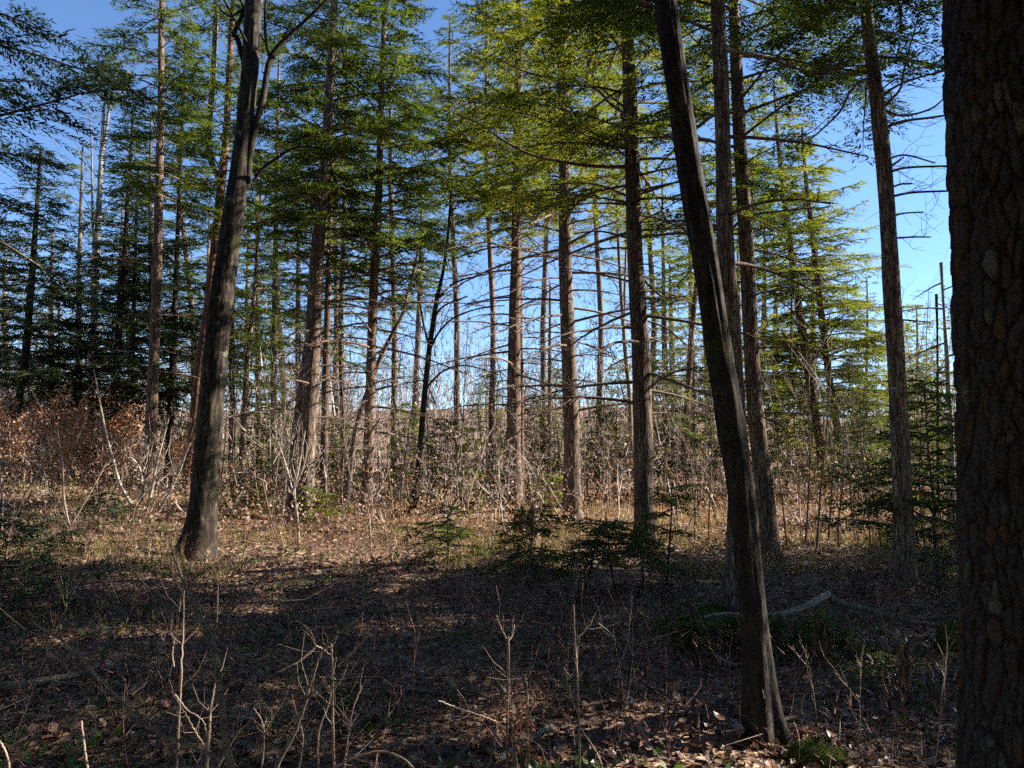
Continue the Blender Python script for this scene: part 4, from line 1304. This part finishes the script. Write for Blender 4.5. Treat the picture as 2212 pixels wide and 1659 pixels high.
def stem_shrub(name, label, stems, mat, d=None, group=None, twigs=4, cat="shrub", seed=0, base_uv=None, opp=True, tw_len=(0.04, 0.16)):
    """a leafless shrub drawn stem by stem: each stem is a list of (u, v, width px)"""
    rng = np.random.default_rng(seed)
    if d is None:
        d = ground_hit(*(base_uv or stems[0][0][:2]))[1]
    p, _ = at(stems[0][0][0], stems[0][0][1], d)
    g = np.array([p[0], p[1], float(ground_z(p[0], p[1]))])
    root = empty(name, g, label, cat, group)
    for i, st in enumerate(stems):
        P, r = [], []
        for u, v, w in st:
            q, mpp = at(u, v, d)
            P.append(q); r.append(w * 0.5 * mpp)
        P = np.array(P); r = np.array(r)
        P[:, 1] += np.linspace(0, rng.uniform(-0.12, 0.12) * (1 + d * 0.1), len(P))
        if i == 0 and P[0, 2] > g[2]:
            P = np.vstack([g - [0, 0, 0.03], P]); r = np.append(r[:1] * 1.05, r)
        n = len(P) * 7
        Q = spline(P, n); R = np.interp(np.linspace(0, len(P) - 1, n), np.arange(len(P)), r)
        Q = Q + rng.normal(0, 0.0012, Q.shape)
        mb = MB(); tube(mb, Q, R, 6)
        S0, S1, SR = [], [], []
        for k in range(twigs):
            j = rng.integers(n // 3, n)
            T = unit(Q[j] - Q[max(0, j - 2)])
            a = rng.uniform(0, 6.28)
            sv = unit(np.cross(T, [math.cos(a), math.sin(a), 0.2]))
            for sg in ((-1, 1) if opp else (1,)):
                l = rng.uniform(*tw_len) * 1.5
                b = Q[j]; dd = unit(T * 0.9 + sv * sg)
                m_ = b + dd * l * 0.5
                e = m_ + unit(dd + T * 0.7 + rng.normal(0, 0.15, 3)) * l * 0.5
                S0 += [b, m_]; S1 += [m_, e]; SR += [R[j] * 0.34, R[j] * 0.26]
        if S0:
            SR = np.array(SR); prisms(mb, S0, S1, SR, SR * 0.72, 0, 4)
        mb.build("stem", [M[mat]], root, g)
    return root, g, d


GS = "leafless shrubs in the foreground"
s1, g1, d1 = stem_shrub("viburnum_shrub", "tall pale bare shrub at bottom centre with withered brown leaves at its foot",
    [[(1096, 1680, 7), (1096, 1560, 6), (1098, 1460, 6), (1098, 1388, 5), (1098, 1372, 4)], [(1098, 1388, 4), (1082, 1362, 4), (1070, 1337, 3)], [(1098, 1388, 3), (1108, 1378, 3), (1112, 1366, 3)],
     [(1095, 1578, 6), (1065, 1550, 5), (1020, 1528, 4), (980, 1508, 4), (952, 1490, 3)], [(1140, 1665, 6), (1138, 1560, 5), (1138, 1478, 4), (1132, 1440, 3)], [(1138, 1560, 4), (1152, 1515, 4), (1166, 1482, 3)],
     [(1118, 1700, 8), (1112, 1610, 7), (1106, 1545, 5)]], "buff_twig", d=3.55, seed=1, twigs=2, group=GS)
s2, g2, d2 = stem_shrub("viburnum_shrub", "bare upright shrub right of the tall pale one, one long straight stem", [[(1252, 1670, 5), (1250, 1560, 5), (1246, 1470, 4), (1240, 1380, 4), (1236, 1300, 3)], [(1250, 1545, 4), (1238, 1520, 3), (1230, 1505, 3)], [(1250, 1570, 4), (1268, 1590, 4), (1290, 1625, 5), (1305, 1680, 5)], [(1240, 1385, 3), (1262, 1368, 3), (1280, 1352, 3)]], "buff_twig", d=3.6, seed=2, twigs=3, group=GS)
stem_shrub("viburnum_shrub", "pale twiggy shrub at bottom left of centre, bud-tipped forks", [[(722, 1690, 6), (724, 1560, 6), (729, 1450, 5), (731, 1375, 4)], [(728, 1430, 4), (705, 1400, 3), (690, 1385, 3)], [(729, 1440, 4), (760, 1410, 4), (800, 1370, 3)], [(690, 1690, 5), (686, 1590, 4), (705, 1530, 4), (712, 1490, 3)], [(740, 1690, 4), (752, 1560, 3), (770, 1500, 3)]], "buff_twig", d=3.4, seed=3, twigs=4, group=GS)
stem_shrub("viburnum_shrub", "slender pale shrub stem crossing the blurred near branch", [[(380, 1690, 6), (379, 1560, 6), (376, 1450, 5), (372, 1380, 4), (366, 1290, 3)], [(378, 1500, 4), (400, 1535, 4), (430, 1560, 4), (440, 1600, 4)], [(376, 1440, 3), (360, 1420, 3), (352, 1400, 2)]], "buff_twig", d=3.3, seed=4, twigs=3, group=GS)
stem_shrub("viburnum_shrub", "pale doubled shrub stem just right of the slender one at bottom left", [[(446, 1690, 8), (444, 1600, 7), (442, 1540, 6), (446, 1490, 4)], [(440, 1610, 4), (425, 1560, 4), (418, 1520, 3)], [(452, 1690, 6), (500, 1600, 4), (530, 1570, 3)]], "buff_twig", d=3.2, seed=5, twigs=3, group=GS)
stem_shrub("viburnum_shrub", "short crooked pale shrub between the twiggy shrub and blurred branch", [[(562, 1690, 5), (570, 1600, 4), (564, 1560, 4), (545, 1530, 3)], [(568, 1590, 4), (590, 1560, 3), (600, 1520, 3)], [(640, 1690, 4), (650, 1610, 3), (640, 1580, 3)]], "buff_twig", d=3.5, seed=6, twigs=4, group=GS)
stem_shrub("viburnum_shrub", "arched tan cane at the bottom edge left of centre", [[(690, 1690, 5), (740, 1650, 5), (810, 1628, 5), (860, 1640, 5), (905, 1680, 5)], [(815, 1628, 4), (812, 1660, 4)]], "buff_twig", d=3.3, seed=7, twigs=2, group=GS)
stem_shrub("viburnum_shrub", "small pale shrub in mid shade, sprawling right of the straight stem", [[(1320, 1475, 4), (1352, 1400, 4), (1358, 1340, 3), (1362, 1285, 3)], [(1352, 1400, 3), (1400, 1375, 3), (1450, 1350, 3)], [(1348, 1410, 3), (1320, 1370, 3), (1290, 1345, 3)], [(1352, 1402, 3), (1390, 1410, 3), (1420, 1390, 2)]], "buff_twig", seed=8, twigs=2, group=GS)
stem_shrub("viburnum_shrub", "thin dead stalk leaning at the bottom left corner", [[(190, 1690, 6), (165, 1625, 6), (140, 1580, 5)], [(20, 1690, 6), (18, 1640, 5), (2, 1600, 5)]], "buff_twig", d=3.2, seed=9, twigs=0, group=GS)
stem_shrub("near_branch", "thick blurred brown branch rising close to the camera at lower left", [[(500, 1720, 20), (484, 1620, 17), (468, 1520, 16), (445, 1420, 16), (425, 1375, 16), (398, 1335, 11), (365, 1275, 9), (335, 1215, 6), (318, 1180, 3)], [(392, 1330, 7), (300, 1285, 5), (225, 1235, 4)], [(430, 1385, 7), (480, 1330, 5), (540, 1255, 4)], [(480, 1640, 9), (400, 1600, 9), (330, 1560, 8), (250, 1470, 7), (180, 1385, 6), (110, 1330, 5)]], "limb_wood", d=2.0, seed=10, twigs=2, cat="branch", group=GS, tw_len=(0.1, 0.3))
stem_shrub("near_branch", "slanting brown branch at bottom, right of the blurred near branch", [[(590, 1700, 11), (640, 1580, 9), (670, 1500, 7), (690, 1440, 6), (720, 1380, 4), (800, 1310, 3)], [(660, 1520, 5), (690, 1480, 4), (745, 1440, 3)]], "limb_wood", d=2.4, seed=11, twigs=2, cat="branch", group=GS)

# withered leaves hanging on the central shrub: each one a part
def withered_leaf_mesh(rng):
    mb = MB()
    t = np.linspace(0, 1, 6)
    a = t * rng.uniform(2.5, 5)
    c = np.stack([0.25 * np.sin(a) * t, 0.25 * (1 - np.cos(a)) * t, -t], -1)
    w = 0.28 * np.sin(np.pi * np.clip(t * 0.95 + 0.05, 0, 1))
    L = c + np.stack([np.cos(a) * w, np.sin(a) * w, 0 * w], -1); Rr = c - np.stack([np.cos(a) * w * 0.6, np.sin(a + 1.2) * w, 0 * w], -1)
    V = np.concatenate([L, c, Rr]); k = np.arange(5)
    Q = np.concatenate([np.stack([k, k + 1, k + 7, k + 6], -1), np.stack([k + 6, k + 7, k + 13, k + 12], -1)])
    mb.add(V, Q, 0, True)
    return mb.mesh("withered_leaf", [M["withered"]])


rng = np.random.default_rng(71)
wl = [withered_leaf_mesh(rng) for _ in range(5)]
for k in range(46):
    side = rng.random()
    u, v = (1138 + rng.normal(0, 14), rng.uniform(1535, 1640)) if side < 0.55 else (1080 + rng.normal(0, 22), rng.uniform(1530, 1640))
    p, _ = at(u, v, 3.55 + rng.normal(0, 0.04))
    o = bpy.data.objects.new("withered_leaf", wl[rng.integers(5)])
    o.location = p - g1
    s = rng.uniform(0.03, 0.06); o.scale = (s, s, s)
    o.rotation_euler = (rng.normal(0, 0.5), rng.normal(0, 0.5), rng.uniform(0, 6.28))
    COL.objects.link(o); o.parent = s1

# many slighter leafless stems over the shaded ground
rng = np.random.default_rng(81)
sm = []
for k in range(8):
    mb = MB()
    p0, p1, r0, r1 = bare_segs(rng, rng.uniform(0.5, 0.95), 0.0034, 2, 4, 0.5, 0.3, 0.10, 0.15)
    prisms(mb, p0, p1, r0, r1, 0, 4)
    sm.append(mb.mesh("leafless_stem", [M["buff_twig"] if k < 4 else M["red_twig"]]))
for k in range(70):
    x, y = wedge(1, 3.7, 10.5, rng, pad=0.1, slope=0.68)
    o = bpy.data.objects.new("leafless_stem", sm[rng.integers(8)])
    o.location = (x[0], y[0], float(ground_z(x[0], y[0])) - 0.02)
    s = rng.uniform(0.7, 1.3); o.scale = (s, s, s); o.rotation_euler = (0, 0, rng.uniform(0, 6.28))
    COL.objects.link(o)
    tag(o, "thin leafless stem rising from the shaded leaf litter", "stem", "thin stems over the foreground litter")

# pale forked shrub in the sun at left, other sunlit shrubs
stem_shrub("forked_shrub", "pale sunlit shrub with spreading forked stems before the slim pale-sided trunk",
    [[(300, 1125, 9), (285, 1090, 8), (262, 1045, 7), (248, 990, 6), (238, 950, 5), (225, 880, 4), (212, 800, 3)], [(310, 1115, 7), (328, 1060, 6), (335, 1020, 5), (350, 960, 4), (365, 905, 3)], [(330, 1125, 6), (360, 1075, 6), (388, 1020, 5), (410, 965, 4), (440, 920, 3)], [(298, 1100, 6), (310, 1050, 5), (308, 1010, 4), (290, 985, 3)], [(322, 1110, 5), (345, 1065, 4), (390, 1040, 3)]],
    "white_wood", seed=12, twigs=6, base_uv=(305, 1130), group="sunlit shrubs", opp=False, tw_len=(0.3, 0.8))
stem_shrub("forked_shrub", "slim pale sapling forking in front of the twin-stemmed tree", [[(645, 1170, 6), (640, 1110, 5), (632, 1060, 5), (640, 1010, 4), (652, 930, 3)], [(634, 1070, 4), (620, 1010, 3), (600, 950, 3)], [(632, 1065, 4), (660, 1000, 3), (668, 960, 2)]], "white_wood", seed=13, twigs=6, base_uv=(645, 1175), group="sunlit shrubs", opp=False, tw_len=(0.2, 0.6))
stem_shrub("forked_shrub", "bare arching shrub left of the pale forked one", [[(160, 1170, 5), (135, 1090, 5), (125, 1000, 4), (110, 930, 3)], [(150, 1140, 4), (190, 1060, 4), (215, 1000, 3)], [(20, 1150, 5), (60, 1050, 4), (130, 960, 3), (210, 900, 2)]], "twig", seed=14, twigs=8, base_uv=(150, 1170), group="sunlit shrubs", opp=False, tw_len=(0.2, 0.7))

# coppery beech and oak shrubs on the left
COPPER = [(40, 1060, 2.6), (110, 1085, 2.2), (180, 1050, 2.9), (215, 1095, 1.8), (265, 1060, 2.4), (-40, 1080, 2.4), (90, 1010, 2.6), (300, 1020, 2.4), (240, 1000, 2.6), (150, 985, 2.8), (10, 990, 2.8), (380, 1040, 1.6)]
for k, (u, v, H) in enumerate(COPPER):
    g = ground_hit(u, v)
    if g[1] > 30 or v < 1030:
        g, _ = at(u, v, 21.0 + 0.6 * k); g[2] = float(ground_z(g[0], g[1]))
    rng = np.random.default_rng(600 + k)
    root = empty("copper_shrub", g, between(u, "coppery leaf-clad shrub"), "shrub", "coppery shrubs on the left rise")
    mb = MB(); T0 = []
    for j in range(4):
        p0, p1, r0, r1 = bare_segs(rng, H * rng.uniform(0.7, 1.05), 0.016, 2, 7, 0.75, 0.2, 0.1, 0.3)
        prisms(mb, p0, p1, r0, r1, 0, 3); T0.append(p1[r1 < 0.008]); 
    mb.build("stems", [M["twig"]], root)
    T0 = np.concatenate(T0)
    m = 1600
    P = T0[rng.integers(0, len(T0), m)] + rng.normal(0, 0.10, (m, 3))
    P = P[P[:, 2] > 0.15]; m = len(P)
    D = rng.normal(0, 1, (m, 3)) - UP * 0.5
    lb = MB(); blades(lb, P, D, rng.normal(0, 1, (m, 3)), rng.uniform(0.07, 0.12, m), rng.uniform(0.035, 0.06, m))
    lb.build("foliage", [M["copper_leaf"]], root)

# thin bare saplings that can be told apart in the sunlit brush
SAP = [(470, 1130, 3.2, 17), (505, 1120, 4.5, 18), (562, 1125, 4.2, 17), (585, 1130, 3.4, 16), (610, 1140, 2.6, 15), (740, 1120, 3.4, 17), (770, 1130, 2.6, 15), (850, 1120, 3.2, 17), (880, 1110, 2.6, 18), (980, 1090, 6.0, 24), (1000, 1085, 6.5, 26),
       (1040, 1085, 5.0, 25), (1065, 1090, 4.0, 23), (1160, 1115, 3.0, 19), (1270, 1130, 3.2, 16), (1300, 1125, 3.0, 17), (1430, 1150, 3.4, 14), (1465, 1150, 3.0, 14), (1500, 1160, 2.6, 13), (1530, 1160, 2.8, 13), (1700, 1180, 3.0, 12.5), (1740, 1180, 3.4, 12.5),
       (1765, 1185, 4.2, 12), (1790, 1180, 3.0, 12.5), (1810, 1185, 2.6, 12), (1850, 1180, 2.8, 12.5), (1880, 1190, 2.4, 12), (1905, 1190, 2.6, 12), (2000, 1200, 2.8, 11.5), (1990, 1120, 5.5, 18), (1960, 1120, 6.0, 22), (2020, 1110, 6.0, 20), (950, 1080, 5.0, 28), (880, 1075, 5.5, 30),
       (1080, 1075, 6, 30), (600, 1075, 6, 29), (640, 1075, 5, 28), (580, 1070, 6, 33)]
for k, (u, v, H, d) in enumerate(sorted(SAP)):
    p, _ = at(u, v, d); p[2] = float(ground_z(p[0], p[1]))
    rng = np.random.default_rng(700 + k)
    root = empty("bare_sapling", p, between(u, "thin bare sapling"), "sapling", "bare saplings in the sunlit brush")
    mb = MB()
    a = bare_segs(rng, H, 0.007 + 0.0032 * H, 2, 8, 0.6, 0.35, 0.06, 0.06)
    tr = np.arange(5)
    stem_mb = MB(); prisms(stem_mb, a[0][tr], a[1][tr], a[2][tr], a[3][tr], 0, 6); stem_mb.build("stem", [M["grey_bark"]], root)
    prisms(mb, a[0][5:], a[1][5:], a[2][5:], a[3][5:], 0, 3)
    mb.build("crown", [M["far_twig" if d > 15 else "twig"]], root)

# ------------------------------------------------------------------ small things on the forest floor
def stump(label, u, v, wpx, hpx, mat, jag=0.5, seed=0, lean=0.0, cap=True, name="tree_stump", flare=0.4, moss_part=False):
    g = ground_hit(u, v); rng = np.random.default_rng(seed)
    _, mpp = at(u, v, g[1])
    r, h = wpx * 0.5 * mpp, hpx * mpp
    root = empty(name, g, label, "stump")
    sides, rings = 36, 26
    th = np.linspace(0, 2 * math.pi, sides, endpoint=False)
    f = np.linspace(0, 1, rings)
    TH, FF = np.meshgrid(th, f)
    top = 1 + jag * (vnoise(TH / (2 * math.pi) * 16 + seed * 7, FF * 0 + seed * 3.3) - 0.5) * 1.6
    rr = r * (1 + flare * np.exp(-FF * 5) * (0.7 + 0.5 * np.cos(4 * TH + seed))) * (1 + 0.16 * (vnoise(TH / (2 * math.pi) * 32, FF * 3 + seed) - 0.5)) * (1 - 0.12 * FF)
    V = np.stack([np.cos(TH) * rr + lean * FF * h, np.sin(TH) * rr, FF * h * top - 0.05 * (1 - FF)], -1)
    idx = np.arange(rings * sides).reshape(rings, sides)
    Q = np.stack([idx[:-1], np.roll(idx[:-1], -1, 1), np.roll(idx[1:], -1, 1), idx[1:]], -1).reshape(-1, 4)
    MB().add(V.reshape(-1, 3), Q).build("bark_shell", [M[mat]], root)
    # hollowed, splintered heartwood
    FI = np.linspace(0, 1, 6)
    W = []
    for q in FI:
        w = V[-1] * np.array([1 - q, 1 - q, 0]) + np.array([lean * h * q, 0, 0]); w[:, 2] = V[-1][:, 2] * (1 - q * 0.25) - q * 0.2 * h * jag + 0.06 * h * jag * (rng.random(sides) - 0.5) * (q > 0)
        W.append(w)
    W = np.array(W)
    W[0] *= np.array([0.97, 0.97, 0.995])
    i2 = np.arange(6 * sides).reshape(6, sides)
    Q = np.stack([i2[:-1], np.roll(i2[:-1], -1, 1), np.roll(i2[1:], -1, 1), i2[1:]], -1).reshape(-1, 4)
    MB().add(W.reshape(-1, 3), Q).build("heartwood", [M["rotten_wood"]], root)
    return root


stump("dark rotten jagged stump in the sun below the centre pair of trunks", 1138, 1170, 62, 62, "rotten_wood", 0.8, 3)
stump("small flat-cut stump in shade left of the stub-branched trunk", 1856, 1277, 34, 28, "hemlock_bark", 0.15, 4, flare=0.15)
stump("splintered brown stake standing right of the leaning blackish trunk", 1775, 1440, 28, 90, "rotten_wood", 0.35, 5, flare=0.1, name="broken_stake")
stump("short broken stake in the light beside the thick near trunk", 1957, 1520, 26, 112, "rotten_wood", 0.35, 6, flare=0.1, name="broken_stake")


def mound(label, u, v, wpx, hpx, seed=0, name="moss_cushion", cat="moss"):
    g = ground_hit(u, v); _, mpp = at(u, v, g[1])
    rx, h = wpx * 0.5 * mpp, hpx * mpp * 1.2
    n, m = 40, 16
    th = np.linspace(0, 2 * math.pi, n, endpoint=False); f = np.linspace(0, 1, m)
    TH, FF = np.meshgrid(th, f)
    rr = rx * np.cos(FF * math.pi / 2) * (1 + 0.3 * (vnoise(TH / (2 * math.pi) * 8 + seed * 8, FF + seed) - 0.5)) * (1 + 0.12 * (vnoise(TH / (2 * math.pi) * 32, FF * 9) - 0.5))
    z = h * np.sin(FF * math.pi / 2) * (1 + 0.25 * (vnoise(TH / (2 * math.pi) * 8, FF * 3 + seed) - 0.5) * np.cos(FF * math.pi / 2))
    V = np.stack([np.cos(TH) * rr, np.sin(TH) * rr * 0.8, z - 0.03], -1)
    idx = np.arange(m * n).reshape(m, n)
    Q = np.stack([idx[:-1], np.roll(idx[:-1], -1, 1), np.roll(idx[1:], -1, 1), idx[1:]], -1).reshape(-1, 4)
    mb = MB().add(V.reshape(-1, 3), Q)
    # short moss shoots
    rng = np.random.default_rng(seed)
    k = 900
    P = V.reshape(-1, 3)[rng.integers(0, m * n, k)] + rng.normal(0, rx * 0.04, (k, 3))
    blades(mb, P, unit(P * np.array([1, 1, 2]) + rng.normal(0, 0.02, (k, 3))), rng.normal(0, 1, (k, 3)), rng.uniform(0.008, 0.02, k), 0.005)
    o = mb.build(name, [M["moss"]]); o.location = g
    tag(o, label, cat)


mound("bright green moss cushion at the bottom edge near the thick trunk", 1768, 1650, 150, 50, 1)
mound("dark mossy hummock half hidden by the thick near trunk", 2072, 1400, 100, 55, 2)
mound("mossy root mound at the foot of the crossing pair's rear trunk", 1545, 1335, 100, 26, 3)
mound("thin moss patch catching light behind the splintered stake", 1885, 1415, 110, 14, 4)
mound("yellow-green moss patch right of the dark maple's foot", 505, 1120, 110, 10, 5)
mound("yellow-green moss patch on sunny ground left of the dark maple", 350, 1145, 100, 9, 6)


def ground_stick(name, label, spec, mat, lift=0.03, sides=9, cat="branch", twigs=0, seed=0):
    """a fallen branch: (u, v, width px, height over the ground in m)"""
    rng = np.random.default_rng(seed)
    P, r = [], []
    for u, v, w, h in spec:
        # meet the plane lifted h above the ground
        rr = ray(u, v); t = (h - CAMZ) / rr[2]
        p = np.array([0, 0, CAMZ]) + rr * t
        p[2] = float(ground_z(p[0], p[1])) + h
        P.append(p); r.append(w * 0.5 * t / F)
    n = len(P) * 9
    P = spline(P, n); r = np.interp(np.linspace(0, len(spec) - 1, n), np.arange(len(spec)), r)
    r = r * (1 + 0.25 * (vnoise(np.linspace(0, 30, n), np.full(n, seed + 0.5)) - 0.5))
    mb = MB(); tube(mb, P, r, sides)
    o = P[n // 2].copy()
    if twigs:
        S0, S1, SR = [], [], []
        for k in range(twigs):
            i = rng.integers(n // 4, n); b = P[i]
            dd = unit(unit(P[min(n - 1, i + 1)] - P[i - 1]) + rng.normal(0, 0.6, 3) * np.array([1, 1, 0.5]))
            l = rng.uniform(0.15, 0.6)
            e = b + dd * l; e[2] = max(e[2], float(ground_z(e[0], e[1])) + 0.02)
            S0.append(b); S1.append(e); SR.append(r[i] * 0.3)
        prisms(mb, S0, S1, np.array(SR), np.array(SR) * 0.4, 0, 4)
    ob = mb.build(name, [M[mat]], None, o)
    ob.location = o
    return tag(ob, label, cat, "fallen branches on the litter")


ground_stick("fallen_branch", "bent grey fallen branch propped behind the leaning blackish trunk, white at its left end", [(1522, 1335, 10, 0.08), (1560, 1332, 11, 0.10), (1620, 1332, 12, 0.13), (1690, 1332, 13, 0.16), (1740, 1325, 14, 0.19), (1775, 1312, 15, 0.24), (1790, 1304, 14, 0.25)], "white_wood", seed=1)
ground_stick("fallen_branch", "long grey fallen branch trailing right from the bent one's peak", [(1792, 1310, 12, 0.22), (1815, 1322, 13, 0.17), (1860, 1332, 13, 0.12), (1920, 1342, 12, 0.08), (1975, 1350, 9, 0.05), (2060, 1362, 7, 0.04)], "grey_bark", seed=2, twigs=6)
ground_stick("fallen_branch", "short crooked pale stick left of the leaning blackish trunk's foot", [(1548, 1360, 8, 0.12), (1530, 1375, 9, 0.09), (1555, 1400, 9, 0.06), (1590, 1418, 8, 0.03)], "white_wood", seed=3)
ground_stick("fallen_branch", "broken pale stick lying behind the tall pale shrub at bottom centre", [(1070, 1622, 15, 0.04), (1110, 1600, 16, 0.05), (1150, 1578, 14, 0.05), (1190, 1555, 12, 0.05)], "white_wood", seed=4)
ground_stick("fallen_branch", "grey weathered log lying in leaves at the lower left edge", [(-40, 1490, 18, 0.05), (60, 1482, 18, 0.06), (150, 1474, 16, 0.06), (240, 1462, 12, 0.05), (310, 1462, 8, 0.04)], "grey_bark", seed=5, twigs=7)
ground_stick("fallen_branch", "dark twiggy branch crossing the leaning blackish trunk's foot", [(1600, 1590, 7, 0.05), (1660, 1570, 7, 0.08), (1720, 1545, 8, 0.12)], "grey_bark", seed=6, twigs=6)
ground_stick("fallen_branch", "thin curved stick left of the dark maple's foot in sun", [(395, 1140, 5, 0.10), (360, 1147, 5, 0.10), (330, 1150, 4, 0.06), (300, 1160, 4, 0.03)], "limb_wood", seed=7, twigs=3)
ground_stick("fallen_branch", "long thin pale stick on the shaded ground under the rotten stump", [(1020, 1400, 5, 0.04), (1080, 1370, 6, 0.06), (1120, 1350, 5, 0.04)], "grey_bark", seed=8, twigs=2)
